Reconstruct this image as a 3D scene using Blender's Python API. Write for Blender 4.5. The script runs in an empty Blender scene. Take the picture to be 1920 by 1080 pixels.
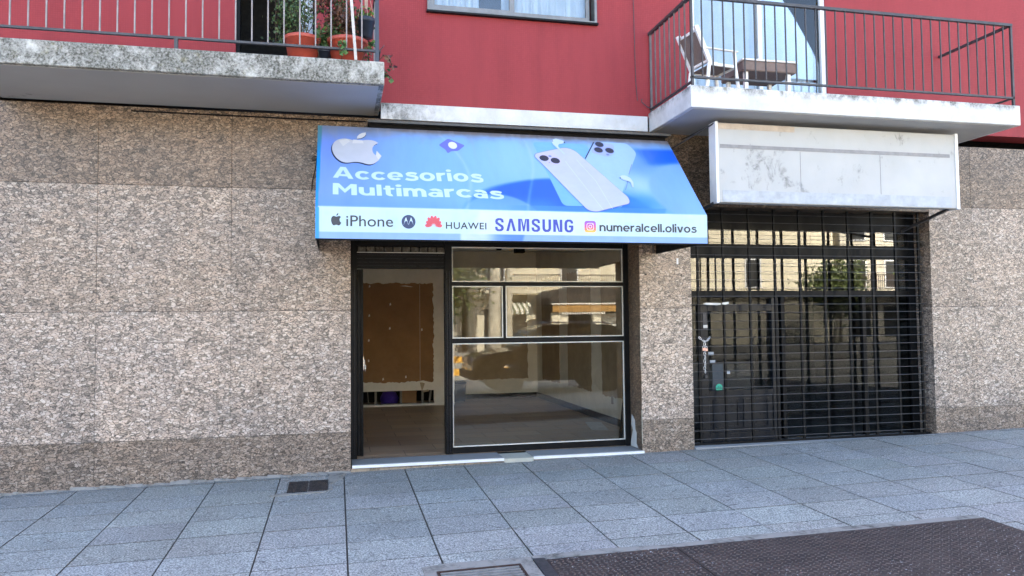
import bpy, math, random
import numpy as np
from mathutils import Vector, Matrix
random.seed(7)
R = math.radians
sc = bpy.context.scene

# ------------------------------------------------------------------ camera
cam = bpy.data.objects.new('camera', bpy.data.cameras.new('camera'))
sc.collection.objects.link(cam)
sc.camera = cam
yaw, pitch, roll = R(12.863), R(2.634), R(-0.609)
cy, sy, cp, sp = math.cos(yaw), math.sin(yaw), math.cos(pitch), math.sin(pitch)
fw = Vector((sy*cp, cy*cp, sp)); rt = Vector((cy, -sy, 0)); up = rt.cross(fw)
r2 = math.cos(roll)*rt + math.sin(roll)*up
u2 = -math.sin(roll)*rt + math.cos(roll)*up
cam.matrix_world = Matrix(((r2.x, u2.x, -fw.x, 0), (r2.y, u2.y, -fw.y, -8.245), (r2.z, u2.z, -fw.z, 1.5), (0, 0, 0, 1)))
cam.data.sensor_width = 36
cam.data.lens = 1440/1920*36
cam.data.clip_start = 0.05
cam.data.clip_end = 2000

# ------------------------------------------------------------------ sky, sun, exposure
SUN_EL, SUN_AZ = R(47), R(14)          # sun stands behind the building, a little to the right
w = bpy.data.worlds.new('World'); sc.world = w; w.use_nodes = True
nt = w.node_tree
sky = nt.nodes.new('ShaderNodeTexSky'); sky.sky_type = 'NISHITA'; sky.sun_disc = False
sky.sun_elevation = SUN_EL; sky.sun_rotation = SUN_AZ
sky.air_density = 1.0; sky.dust_density = 3.5; sky.ozone_density = 0.35
bg = nt.nodes['Background']; bg.inputs['Strength'].default_value = 0.14
nt.links.new(sky.outputs[0], bg.inputs['Color'])
sun = bpy.data.objects.new('sun', bpy.data.lights.new('sun', 'SUN'))
sc.collection.objects.link(sun)
sun.data.energy = 5.0; sun.data.angle = R(0.5); sun.data.color = (1, .93, .82)
sd = Vector((math.sin(SUN_AZ)*math.cos(SUN_EL), math.cos(SUN_AZ)*math.cos(SUN_EL), math.sin(SUN_EL)))
sun.rotation_euler = sd.to_track_quat('Z', 'Y').to_euler()
sc.view_settings.view_transform = 'Standard'
sc.view_settings.look = 'None'
sc.view_settings.gamma = 1
sc.view_settings.exposure = 3.0
sc.render.engine = 'CYCLES'
sc.cycles.use_denoising = True
sc.cycles.max_bounces = 8
sc.cycles.transparent_max_bounces = 12
sc.cycles.caustics_reflective = False
sc.cycles.caustics_refractive = False

# ------------------------------------------------------------------ materials
def srgb(r, g, b, k=1.0):
    f = lambda c: ((c/255)/12.92 if c/255 <= .04045 else ((c/255+.055)/1.055)**2.4)*k
    return (f(r), f(g), f(b))
class NT:
    def __init__(s, name):
        s.m = bpy.data.materials.new(name); s.m.use_nodes = True
        s.t = s.m.node_tree; s.b = s.t.nodes['Principled BSDF']
    def n(s, typ, **kw):
        x = s.t.nodes.new(typ)
        for k, v in kw.items():
            if k.startswith('i_'):
                x.inputs[int(k[2:]) if k[2:].isdigit() else k[2:].replace('_', ' ')].default_value = v
            else: setattr(x, k, v)
        return x
    def l(s, a, b): s.t.links.new(a, b)
    def coord(s, scale=(1, 1, 1), rot=(0, 0, 0)):
        t = s.n('ShaderNodeTexCoord'); mp = s.n('ShaderNodeMapping')
        mp.inputs['Scale'].default_value = scale; mp.inputs['Rotation'].default_value = rot
        s.l(t.outputs['Object'], mp.inputs[0]); return mp.outputs[0]
    def noise(s, v, scale, detail=4, rough=.6, dist=0):
        x = s.n('ShaderNodeTexNoise'); x.inputs['Scale'].default_value = scale
        x.inputs['Detail'].default_value = detail; x.inputs['Roughness'].default_value = rough
        x.inputs['Distortion'].default_value = dist
        s.l(v, x.inputs['Vector']); return x
    def ramp(s, fac, stops, interp='LINEAR'):
        x = s.n('ShaderNodeValToRGB'); x.color_ramp.interpolation = interp
        e = x.color_ramp.elements
        while len(e) < len(stops): e.new(.5)
        for q, (p, c) in zip(e, stops):
            q.position = p; q.color = (c if len(c) == 4 else (*c, 1)) if not isinstance(c, float) else (c, c, c, 1)
        s.l(fac, x.inputs[0]); return x.outputs[0]
    def mix(s, fac, a, b, mode='MIX'):
        x = s.n('ShaderNodeMix', data_type='RGBA', blend_type=mode)
        for i, v in ((0, fac), (6, a), (7, b)):
            if hasattr(v, 'is_linked'): s.l(v, x.inputs[i])
            else: x.inputs[i].default_value = v if i == 0 else ((*v, 1) if len(v) == 3 else v)
        return x.outputs[2]
    def bump(s, h, strength=.3, dist=.01, nrm=None):
        x = s.n('ShaderNodeBump'); x.inputs['Strength'].default_value = strength
        x.inputs['Distance'].default_value = dist
        s.l(h, x.inputs['Height'])
        if nrm is not None: s.l(nrm, x.inputs['Normal'])
        s.l(x.outputs[0], s.b.inputs['Normal']); return x.outputs[0]
    def base(s, c):
        if hasattr(c, 'is_linked'): s.l(c, s.b.inputs['Base Color'])
        else: s.b.inputs['Base Color'].default_value = (*c, 1)
    def rough(s, v):
        if hasattr(v, 'is_linked'): s.l(v, s.b.inputs['Roughness'])
        else: s.b.inputs['Roughness'].default_value = v
    def tint(s, c):
        a = s.n('ShaderNodeVertexColor', layer_name='tint')
        return s.mix(1.0, c, a.outputs[0], 'MULTIPLY')

def plain(name, col, rough=.5, metal=0., var=.18, scale=9, bump=.08, tint=False, spec=.5):
    """paint, plastic, metal ... with uneven tone, a little dirt and surface grain"""
    k = NT(name); v = k.coord()
    n1 = k.noise(v, scale, 6, .65)
    lo = tuple(c*(1-var) for c in col); hi = tuple(min(1, c*(1+var)) for c in col)
    c = k.ramp(n1.outputs[0], [(.3, lo), (.7, hi)])
    if tint: c = k.tint(c)
    k.base(c)
    n2 = k.noise(v, scale*3.1, 4, .6)
    k.rough(k.ramp(n2.outputs[0], [(.3, max(.03, rough-.12)), (.7, min(1., rough+.12))]))
    k.b.inputs['Metallic'].default_value = metal
    k.b.inputs['Specular IOR Level'].default_value = spec
    if bump: k.bump(k.noise(v, scale*12, 3, .6).outputs[0], bump, .004)
    return k.m

def m_granite():
    k = NT('polished speckled granite')
    v0 = k.coord()
    wv = k.noise(v0, 9, 4, .6)
    wv2 = k.mix(.085, v0, wv.outputs[1], 'ADD')
    mp = k.n('ShaderNodeMapping'); mp.inputs['Rotation'].default_value = (0, R(34), 0)
    mp.inputs['Scale'].default_value = (1.0, 1.0, 2.0); k.l(wv2, mp.inputs[0])
    SC = 27
    vo = k.n('ShaderNodeTexVoronoi'); vo.inputs['Scale'].default_value = SC; k.l(mp.outputs[0], vo.inputs['Vector'])
    sep = k.n('ShaderNodeSeparateColor'); k.l(vo.outputs['Color'], sep.inputs[0])
    cell = k.ramp(sep.outputs[0], [(.0, (.17, .155, .14)), (.15, (.29, .26, .235)), (.34, (.36, .31, .27)), (.6, (.45, .385, .335)), (.85, (.50, .45, .405)), (1, (.58, .54, .50))])
    f2 = k.n('ShaderNodeTexVoronoi', feature='F2'); f2.inputs['Scale'].default_value = SC; k.l(mp.outputs[0], f2.inputs['Vector'])
    df = k.n('ShaderNodeMath', operation='SUBTRACT'); k.l(f2.outputs['Distance'], df.inputs[0]); k.l(vo.outputs['Distance'], df.inputs[1])
    jit = k.noise(v0, 60, 3, .7)
    ad = k.n('ShaderNodeMath', operation='MULTIPLY_ADD'); k.l(jit.outputs[0], ad.inputs[0]); ad.inputs[1].default_value = .34; ad.inputs[2].default_value = -.17
    sm_ = k.n('ShaderNodeMath', operation='ADD'); k.l(df.outputs[0], sm_.inputs[0]); k.l(ad.outputs[0], sm_.inputs[1])
    edge = k.ramp(sm_.outputs[0], [(.0, .20), (.09, .50), (.19, 1.0)])
    c = k.mix(1., cell, edge, 'MULTIPLY')
    n = k.noise(v0, 120, 4, .8)
    c = k.mix(.8, c, k.ramp(n.outputs[0], [(.36, .45), (.5, .96), (.68, 1.2)]), 'MULTIPLY')
    big = k.noise(mp.outputs[0], 5, 4, .6, 1.)
    c = k.mix(1., c, k.ramp(big.outputs[0], [(.32, (.72, .72, .72)), (.5, (1., 1., 1.)), (.7, (1.1, 1.07, 1.04))]), 'MULTIPLY')
    cloud = k.noise(v0, 1.3, 3, .5)
    c = k.mix(1., c, k.ramp(cloud.outputs[0], [(.3, (.86, .87, .89)), (.7, (1.10, 1.05, .99))]), 'MULTIPLY')
    c = k.mix(1., c, (.94, .895, .86), 'MULTIPLY')
    c = k.tint(c)
    k.base(c); k.rough(k.ramp(n.outputs[0], [(.3, .25), (.8, .5)]))
    k.b.inputs['Specular IOR Level'].default_value = .35
    k.bump(sm_.outputs[0], .10, .002)
    return k.m

def m_mosaic():
    k = NT('red painted mosaic tiles'); v = k.coord(rot=(R(90), 0, 0))
    br = k.n('ShaderNodeTexBrick'); br.offset = 0; br.squash = 1
    br.inputs['Scale'].default_value = 1
    for a, b in (('Brick Width', .022), ('Row Height', .022), ('Mortar Size', .0016), ('Mortar Smooth', .5), ('Bias', 0)):
        br.inputs[a].default_value = b
    br.inputs['Color1'].default_value = (.220, .027, .032, 1); br.inputs['Color2'].default_value = (.255, .035, .041, 1)
    br.inputs['Mortar'].default_value = (.145, .012, .013, 1)
    k.l(v, br.inputs['Vector'])
    v0 = k.coord()
    big = k.noise(v0, .9, 5, .6)
    flat = k.mix(k.ramp(big.outputs[0], [(.35, .35), (.62, .95)]), br.outputs[0], (.238, .031, .037), 'MIX')
    st = k.noise(k.coord((1.6, 1, .22)), 2.2, 6, .65)
    c = k.mix(.45, flat, k.ramp(st.outputs[0], [(.32, (.74, .72, .74)), (.5, (1, 1, 1)), (.72, (1.12, 1.2, 1.2))]), 'MULTIPLY')
    sp_ = k.noise(v0, 14, 6, .8)
    c = k.mix(k.ramp(sp_.outputs[0], [(.70, 0.), (.78, .35)]), c, (.46, .26, .26))
    k.base(c); k.rough(.55)
    k.b.inputs['Specular IOR Level'].default_value = .2
    k.bump(br.outputs['Fac'], .12, -.002)
    return k.m

def m_stained(name, col, amount=.5, scale=5, xr=None, zr=None, dark=(.045, .045, .035)):
    """whitewashed concrete with black mildew running from its edges"""
    k = NT(name); v = k.coord()
    a = k.noise(k.coord((1, 1, .75)), scale, 9, .74, .5)
    b = k.noise(v, scale*.28, 3, .6)
    s = k.mix(.42, a.outputs[0], b.outputs[0])
    m = k.ramp(s, [(.30+.16*amount, 1.), (.38+.24*amount, 0.)])
    g = k.noise(v, scale*6, 6, .75)
    m = k.mix(1., m, k.ramp(g.outputs[0], [(.3, .35), (.6, 1.)]), 'MULTIPLY')
    c = k.ramp(b.outputs[0], [(.3, tuple(x*.86 for x in col)), (.7, col)])
    for ax, rr_ in (('X', xr), ('Z', zr)):
        if rr_:
            tc = k.n('ShaderNodeTexCoord'); sx_ = k.n('ShaderNodeSeparateXYZ'); k.l(tc.outputs['Object'], sx_.inputs[0])
            mr_ = k.n('ShaderNodeMapRange'); mr_.inputs[1].default_value = rr_[0]; mr_.inputs[2].default_value = rr_[1]
            mr_.inputs[3].default_value = 1.; mr_.inputs[4].default_value = rr_[2]; k.l(sx_.outputs[ax], mr_.inputs[0])
            m = k.mix(1., m, mr_.outputs[0], 'MULTIPLY')
    c = k.mix(m, c, dark)
    y = k.noise(v, scale*.7, 4, .6)
    c = k.mix(k.ramp(y.outputs[0], [(.6, 0.), (.75, .35*amount)]), c, (.28, .25, .09))
    c = k.tint(c)
    k.base(c); k.rough(.85); k.bump(a.outputs[0], .4, .006)
    return k.m

def m_paver():
    k = NT('grey granite grain paving slabs'); v = k.coord()
    n = k.noise(v, 78, 3, .85)
    c = k.ramp(n.outputs[0], [(.38, (.055, .057, .062)), (.47, (.20, .205, .215)), (.55, (.32, .325, .335)), (.64, (.52, .525, .53))])
    n2 = k.noise(v, 260, 2, .8)
    c = k.mix(.6, c, k.ramp(n2.outputs[0], [(.38, .55), (.6, 1.15)]), 'MULTIPLY')
    c = k.mix(1., c, (1.12, 1.12, 1.02), 'MULTIPLY')
    d = k.noise(v, 1.6, 5, .65)
    c = k.mix(.7, c, k.ramp(d.outputs[0], [(.3, .78), (.65, 1.08)]), 'MULTIPLY')
    sp2 = k.noise(k.coord((1, 2.2, 1)), 11, 2, .5)
    c = k.mix(k.ramp(sp2.outputs[0], [(.675, 0.), (.695, .8)]), c, (.06, .06, .06))
    c = k.tint(c)
    k.base(c); k.rough(k.ramp(d.outputs[0], [(.3, .5), (.7, .75)])); k.bump(n.outputs[0], .35, .002)
    return k.m

def m_glass(name='shop glass', col=(.97, .97, .94), ior=1.47):
    k = NT(name); k.t.nodes.remove(k.b)
    out = [x for x in k.t.nodes if x.type == 'OUTPUT_MATERIAL'][0]
    tr = k.n('ShaderNodeBsdfTransparent'); tr.inputs[0].default_value = (*col, 1)
    gl = k.n('ShaderNodeBsdfGlossy'); gl.inputs['Roughness'].default_value = .0
    gl.inputs['Color'].default_value = (1, 1, 1, 1)
    fr = k.n('ShaderNodeFresnel'); fr.inputs[0].default_value = ior
    v = k.coord()
    nz = k.noise(v, 1.3, 2, .5)
    bp = k.n('ShaderNodeBump'); bp.inputs['Strength'].default_value = .035; bp.inputs['Distance'].default_value = .006
    k.l(nz.outputs[0], bp.inputs['Height']); k.l(bp.outputs[0], gl.inputs['Normal'])
    mx = k.n('ShaderNodeMixShader'); k.l(fr.outputs[0], mx.inputs[0]); k.l(tr.outputs[0], mx.inputs[1]); k.l(gl.outputs[0], mx.inputs[2])
    k.l(mx.outputs[0], out.inputs[0]); return k.m

def m_floor():
    k = NT('worn marble floor tiles'); v = k.coord()
    br = k.n('ShaderNodeTexBrick'); br.offset = .5
    br.inputs['Scale'].default_value = 1
    for a, b in (('Brick Width', .75), ('Row Height', .38), ('Mortar Size', .005), ('Mortar Smooth', .2)): br.inputs[a].default_value = b
    br.inputs['Color1'].default_value = (.35, .235, .155, 1); br.inputs['Color2'].default_value = (.50, .385, .27, 1)
    br.inputs['Mortar'].default_value = (.13, .09, .06, 1)
    k.l(v, br.inputs['Vector'])
    n = k.noise(v, 5, 7, .7, .8)
    c = k.mix(.8, br.outputs[0], k.ramp(n.outputs[0], [(.32, .62), (.62, 1.12)]), 'MULTIPLY')
    k.base(c); k.rough(k.ramp(n.outputs[0], [(.3, .28), (.7, .5)])); k.bump(br.outputs['Fac'], .2, -.003)
    return k.m

def m_printed():
    k = NT('printed blue awning canvas')
    a = k.n('ShaderNodeVertexColor', layer_name='tint')
    v = k.coord()
    st = k.noise(k.coord((2.2, .5, .25)), 3, 6, .65)
    c = k.mix(.5, a.outputs[0], k.ramp(st.outputs[0], [(.32, (.86, .87, .88)), (.55, (1, 1, 1)), (.75, (1.06, 1.05, 1.02))]), 'MULTIPLY')
    k.base(c); k.rough(.42)
    wr = k.noise(k.coord((1.0, .35, .2)), 1.6, 3, .5)
    k.bump(wr.outputs[0], .25, .03)
    return k.m

def m_metalplate():
    k = NT('rusty dark checker plate'); v = k.coord()
    n = k.noise(v, 3, 6, .7)
    c = k.ramp(n.outputs[0], [(.3, (.028, .022, .022)), (.7, (.075, .055, .048))])
    s = k.noise(v, 46, 2, .6)
    f = k.ramp(s.outputs[0], [(.66, 0.), (.7, .9)])
    reg = k.ramp(k.noise(v, .9, 2, .5).outputs[0], [(.42, 0.), (.6, 1.)])
    c = k.mix(k.mix(1., f, reg, 'MULTIPLY'), c, (.55, .55, .55))
    k.base(c); k.rough(.6); k.b.inputs['Metallic'].default_value = .1; k.b.inputs['Specular IOR Level'].default_value = .25
    k.bump(n.outputs[0], .2, .004)
    return k.m

def m_leaf(name, a, b):
    k = NT(name); v = k.coord(); n = k.noise(v, 18, 3, .6)
    c = k.ramp(n.outputs[0], [(.3, a), (.7, b)])
    k.base(k.tint(c)); k.rough(.5); return k.m

M = {}
M['granite'] = m_granite()
M['mosaic'] = m_mosaic()
M['fascia'] = m_stained('mildewed whitewashed concrete', (.56, .56, .53), 1.12, 8)
M['ledge'] = m_stained('whitewashed ledge, mildewed at one end', (.58, .59, .59), .8, 14, xr=(.5, 1.25, .12))
M['fascia3'] = m_stained('white concrete, mildewed along its top', (.58, .59, .59), .8, 13, zr=(3.90, 3.83, .15), xr=(3.5, 3.6, 1))
M['fascia2'] = m_stained('lightly stained white concrete', (.58, .60, .60), .15, 9)
M['soffit'] = m_stained('grey painted soffit', (.36, .355, .34), .12, 3)
M['flash'] = plain('grimy grey sheet metal', (.06, .06, .058), .6, .2)
M['paver'] = m_paver()
M['grout'] = plain('dark joint dirt', (.07, .063, .055), .9)
M['cement'] = m_stained('pale worn cement', (.27, .255, .23), .45, 14)
M['patchcem'] = m_stained('pale yellowish cement patch', (.46, .45, .38), .2, 22)
M['mortar'] = m_stained('brown gritty mortar bed', (.34, .27, .20), .6, 22)
M['marble'] = m_stained('grey veined marble sill', (.25, .255, .26), .1, 5)
M['glass'] = m_glass()
M['glass2'] = m_glass('upper window glass', (.88, .92, .95), 1.6)
M['glass3'] = m_glass('dull neighbour glass', (.80, .82, .82), 1.17)
M['black'] = plain('worn black enamel', (.006, .0065, .0075), .45, 0, .4, 7, spec=.12)
M['black2'] = plain('matt black paint', (.005, .005, .006), .6, 0, .3, spec=.1)
M['bead'] = plain('white glazing bead', (.62, .61, .56), .5, 0, .12, 20)
M['wall_in'] = plain('off white plaster', (.86, .83, .76), .8, 0, .1, 2.5)
M['patch'] = plain('bare brown board', (.33, .185, .09), .8, 0, .16, 3)
M['patch2'] = plain('torn beige paper patch', (.44, .35, .24), .8, 0, .18, 3)
M['skirt'] = plain('dark marble skirting', (.035, .035, .038), .35, 0, .5, 8)
M['floor_in'] = m_floor()
M['ceil'] = plain('ceiling paint', (.62, .61, .58), .8, 0, .1, 2)
M['dark_in'] = plain('near black for unlit rooms', (.02, .02, .02), .9)  # near black colour stands in for the darkness of unlit rooms
M['print'] = m_printed()
M['vinyl'] = plain('black awning vinyl', (.010, .010, .011), .6, spec=.15)
M['alu'] = plain('brushed bronze aluminium', (.17, .165, .16), .4, .6, .2)
M['whiteframe'] = plain('white painted frame', (.70, .72, .74), .45, 0, .06)
M['curtain'] = plain('white blue curtain cloth', (.62, .70, .80), .8, 0, .07, 5)
M['iron'] = plain('dark grey iron bars', (.05, .05, .055), .5, .3, .3)
M['iron_light'] = plain('weathered grey iron bars', (.22, .20, .20), .55, .1, .25)
M['iron_mid'] = plain('dull grey iron bars', (.105, .095, .098), .6, 0, .25, spec=.25)
M['terracotta'] = plain('orange red plastic', (.36, .065, .042), .5, 0, .15, 8)
M['potblack'] = plain('dark blue black plastic', (.022, .030, .048), .42, 0, .2)
M['soil'] = plain('dark soil', (.03, .02, .012), .95)
M['string'] = plain('pale string', (.42, .30, .24), .8)
M['whitepl'] = plain('white plastic', (.74, .75, .75), .4, 0, .06)
M['stripbeige'] = plain('yellowed white plastic', (.40, .38, .36), .5)
M['mesh'] = plain('brown mesh fabric', (.17, .125, .11), .8, 0, .15, 30)
M['leaf'] = m_leaf('green leaves', (.025, .06, .018), (.07, .13, .04))
M['leafdry'] = m_leaf('dry reddish leaves', (.05, .018, .015), (.11, .05, .025))
M['stem'] = plain('dry brown stems', (.05, .035, .022), .8)
M['doorblue'] = plain('blue black door paint', (.006, .0085, .013), .35, 0, .3, spec=.2)
M['paper'] = plain('white paper', (.6, .6, .58), .8)
M['card'] = plain('tan cardboard', (.42, .36, .30), .8)
M['chain'] = plain('galvanised steel', (.62, .63, .65), .3, .85, .15, 30)
M['brass'] = plain('pinkish brass', (.62, .36, .30), .4, .5)
M['green'] = plain('green sticker vinyl', (.02, .38, .25), .5)
M['signwhite'] = m_stained('grimy white sign panel', (.45, .46, .46), .3, 5)
M['signgrey'] = plain('grey sign lettering strip', (.22, .22, .23), .6)
M['signpale'] = plain('pale grey sign patch', (.36, .39, .43), .6)
M['plate'] = m_metalplate()
M['rust'] = plain('rusty brown iron', (.06, .035, .028), .6, .3, .5, 20)
M['steel'] = plain('worn pale steel bars', (.36, .35, .34), .45, .5, .3, 15)
M['purple'] = plain('purple cloth', (.055, .02, .26), .8)
M['bluebin'] = plain('dark navy plastic', (.008, .018, .045), .4)
M['road'] = plain('pale worn road concrete', (.36, .345, .30), .85, 0, .25, 12)
M['earth'] = plain('dusty earth', (.12, .11, .09), .95)
M['farpave'] = plain('pale concrete paving', (.30, .29, .27), .8, 0, .15, 3)
M['yellow'] = plain('yellow kerb paint', (.80, .42, .05), .6, 0, .12, 5)
M['cream'] = plain('sunlit cream render', (.74, .68, .52), .85, 0, .08, 1.2)
M['cream2'] = plain('greyer cream render', (.56, .52, .43), .85, 0, .1, 1.2)
M['ochre'] = plain('ochre fascia board', (.40, .22, .06), .6)
M['brownawn'] = plain('dark brown canvas', (.035, .03, .026), .8)
M['carpaint'] = plain('black car paint', (.006, .007, .008), .12, 0, .1, 5, 0)
M['carglass'] = plain('dark car glass', (.03, .032, .034), .04, 0, .1, 5, 0)
M['rubber'] = plain('tyre rubber', (.02, .02, .02), .85)
M['rim'] = plain('grey alloy', (.4, .4, .42), .3, .8)
M['lamp'] = plain('clear headlight', (.6, .62, .65), .08, 0, .05)
M['redlamp'] = plain('red tail lamp', (.4, .01, .01), .2)
M['bark'] = plain('pale plane tree bark', (.50, .46, .36), .9, 0, .4, 2.5, .4)
M['treeleaf'] = m_leaf('tree foliage', (.04, .065, .015), (.13, .16, .045))
M['stripe_w'] = plain('white awning stripe', (.72, .70, .62), .8)
M['stripe_g'] = plain('green awning stripe', (.12, .16, .10), .8)

def ink(name, rgb, k=1.0, rough=.42): return plain('print '+name, srgb(*rgb, k), rough, 0, .04, 6, 0)

# ------------------------------------------------------------------ builders
ORI = {}
col = sc.collection
def empty(name, loc=(0, 0, 0), rz=0, label=None, cat=None, group=None, parent=None):
    o = bpy.data.objects.new(name, None); o.empty_display_size = .1
    col.objects.link(o); o.location = loc; o.rotation_euler = (0, 0, rz)
    ORI[o.name] = Vector(loc)
    if label: o['label'] = label
    if cat: o['category'] = cat
    if group: o['group'] = group
    return o
def tag(o, label=None, cat=None, group=None, kind=None):
    for k, v in (('label', label), ('category', cat), ('group', group), ('kind', kind)):
        if v: o[k] = v
    return o
class MB:
    def __init__(s): s.v = []; s.f = []; s.c = []; s.t = (1, 1, 1); s.p = []
    def add(s, vs, fs, t=None):
        s.p.append((len(s.v), len(s.f)))
        n = len(s.v); s.v += [tuple(x) for x in vs]
        t = t or s.t
        for f in fs: s.f.append([i+n for i in f]); s.c.append(t)
        return s
    def box(s, x0, x1, y0, y1, z0, z1, t=None, bev=0):
        if bev <= 0:
            vs = [(x, y, z) for x in (x0, x1) for y in (y0, y1) for z in (z0, z1)]
            return s.add(vs, [(0, 1, 3, 2), (4, 6, 7, 5), (0, 4, 5, 1), (2, 3, 7, 6), (0, 2, 6, 4), (1, 5, 7, 3)], t)
        b = bev
        vs = []; idx = {}
        for i, x in enumerate((x0, x1)):
            for j, y in enumerate((y0, y1)):
                for k, z in enumerate((z0, z1)):
                    sx, sy_, sz = (1 if i == 0 else -1), (1 if j == 0 else -1), (1 if k == 0 else -1)
                    idx[i, j, k, 0] = len(vs); vs.append((x, y+sy_*b, z+sz*b))
                    idx[i, j, k, 1] = len(vs); vs.append((x+sx*b, y, z+sz*b))
                    idx[i, j, k, 2] = len(vs); vs.append((x+sx*b, y+sy_*b, z))
        fs = []
        for i in (0, 1):
            fs.append([idx[i, 0, 0, 0], idx[i, 1, 0, 0], idx[i, 1, 1, 0], idx[i, 0, 1, 0]])
            fs.append([idx[0, i, 0, 1], idx[1, i, 0, 1], idx[1, i, 1, 1], idx[0, i, 1, 1]])
            fs.append([idx[0, 0, i, 2], idx[1, 0, i, 2], idx[1, 1, i, 2], idx[0, 1, i, 2]])
        for a in (0, 1):
            for b_ in (0, 1):
                fs.append([idx[a, b_, 0, 0], idx[a, b_, 1, 0], idx[a, b_, 1, 1], idx[a, b_, 0, 1]])
                fs.append([idx[a, 0, b_, 0], idx[a, 1, b_, 0], idx[a, 1, b_, 2], idx[a, 0, b_, 2]])
                fs.append([idx[0, a, b_, 1], idx[1, a, b_, 1], idx[1, a, b_, 2], idx[0, a, b_, 2]])
                for c in (0, 1): fs.append([idx[a, b_, c, 0], idx[a, b_, c, 1], idx[a, b_, c, 2]])
        return s.add(vs, fs, t)
    def tube(s, pts, r, n=8, t=None, cap=True):
        pts = [Vector(p) for p in pts]; m = len(pts)
        rs = r if isinstance(r, (list, tuple)) else [r]*m
        vs = []; a = None
        for i, p in enumerate(pts):
            d = (pts[min(i+1, m-1)]-pts[max(i-1, 0)]).normalized()
            if a is None: a = d.orthogonal().normalized()
            else:
                a = (a - d*a.dot(d)).normalized()
            b = d.cross(a)
            for k in range(n):
                q = 2*math.pi*(k+.5)/n
                vs.append(p+(a*math.cos(q)+b*math.sin(q))*rs[i])
        fs = [(i*n+k, i*n+(k+1) % n, (i+1)*n+(k+1) % n, (i+1)*n+k) for i in range(m-1) for k in range(n)]
        if cap: fs += [tuple(range(n)), tuple(range((m-1)*n, m*n))]
        return s.add(vs, fs, t)
    def bar(s, p, q, w_, h=None, t=None):
        """square bar"""
        h = h or w_; p, q = Vector(p), Vector(q); d = (q-p).normalized()
        ref = Vector((0, 0, 1)) if abs(d.z) < .9 else Vector((0, 1, 0))
        a = d.cross(ref).normalized(); b = a.cross(d)
        vs = [e+a*i*w_/2+b*j*h/2 for e in (p, q) for i, j in ((-1, -1), (1, -1), (1, 1), (-1, 1))]
        return s.add(vs, [(0, 1, 2, 3), (4, 7, 6, 5), (0, 4, 5, 1), (1, 5, 6, 2), (2, 6, 7, 3), (3, 7, 4, 0)], t)
    def prism(s, poly, axis, a0, a1, t=None):
        """poly of 2D points extruded along axis"""
        n = len(poly); vs = []
        for a in (a0, a1):
            for p in poly:
                vs.append((a, p[0], p[1]) if axis == 'x' else (p[0], a, p[1]) if axis == 'y' else (p[0], p[1], a))
        fs = [tuple(range(n)), tuple(range(2*n-1, n-1, -1))] + [(i, (i+1) % n, n+(i+1) % n, n+i) for i in range(n)]
        return s.add(vs, fs, t)
    def lathe(s, c, prof, n=24, t=None, axis='z'):
        vs = []
        for r, z in prof:
            for k in range(n):
                q = 2*math.pi*k/n
                if axis == 'z': vs.append((c[0]+r*math.cos(q), c[1]+r*math.sin(q), c[2]+z))
                else: vs.append((c[0]+r*math.cos(q), c[1]+z, c[2]+r*math.sin(q)))
        m = len(prof)
        fs = [(i*n+k, i*n+(k+1) % n, (i+1)*n+(k+1) % n, (i+1)*n+k) for i in range(m-1) for k in range(n)]
        fs += [tuple(range(n)), tuple(range((m-1)*n, m*n))]
        return s.add(vs, fs, t)
    def poly(s, pts, t=None): return s.add(pts, [tuple(range(len(pts)))], t)
    def leaf(s, p, size, t=None, droop=0.):
        p = Vector(p); d = Vector((random.gauss(0, 1), random.gauss(0, 1), random.gauss(0, .6)-droop)).normalized()
        a = d.orthogonal().normalized(); a = Matrix.Rotation(random.uniform(0, 6.28), 3, d) @ a
        nrm = d.cross(a)
        w_ = size*.42
        return s.add([p, p+d*size*.5+a*w_+nrm*size*.08, p+d*size, p+d*size*.5-a*w_+nrm*size*.08], [(0, 1, 2, 3)], t)
    def split(s, name, m, parent=None, **k):
        ou = []
        for i, (a, e) in enumerate(s.p):
            q = MB(); lo = s.p[i][0]; nxt = s.p[i+1] if i+1 < len(s.p) else (len(s.v), len(s.f))
            q.v = s.v[a:nxt[0]]; q.f = [[j-a for j in f] for f in s.f[e:nxt[1]]]; q.c = s.c[e:nxt[1]]
            ou.append(q.build(name, m, parent, **k))
        return ou
    def build(s, name, m, parent=None, smooth=False, world=True):
        me = bpy.data.meshes.new(name)
        o = bpy.data.objects.new(name, me); col.objects.link(o)
        off = Vector((0, 0, 0))
        if parent is not None:
            o.parent = parent
            off = ORI.get(parent.name, off) if world else Vector((0, 0, 0))
            ORI[o.name] = off if world else Vector((0, 0, 0))
        me.from_pydata([(v[0]-off.x, v[1]-off.y, v[2]-off.z) for v in s.v], [], s.f)
        at = me.color_attributes.new('tint', 'FLOAT_COLOR', 'CORNER')
        buf = []
        for f, c in zip(s.f, s.c): buf += [*c, 1.0]*len(f)
        at.data.foreach_set('color', buf)
        me.materials.append(m)
        if smooth: me.shade_smooth()
        me.update()
        import bmesh
        b = bmesh.new(); b.from_mesh(me); bmesh.ops.recalc_face_normals(b, faces=b.faces); b.to_mesh(me); b.free()
        return o
def copy_tree(o, parent=None):
    c = o.copy(); col.objects.link(c)
    if parent is not None: c.parent = parent
    for ch in list(o.children): copy_tree(ch, c)
    return c

# ================================================================== SETTING
def gz(x, y): return -.03+.014*x+.03*max(y, -6.0)      # the pavement falls to the street and to the left
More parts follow.
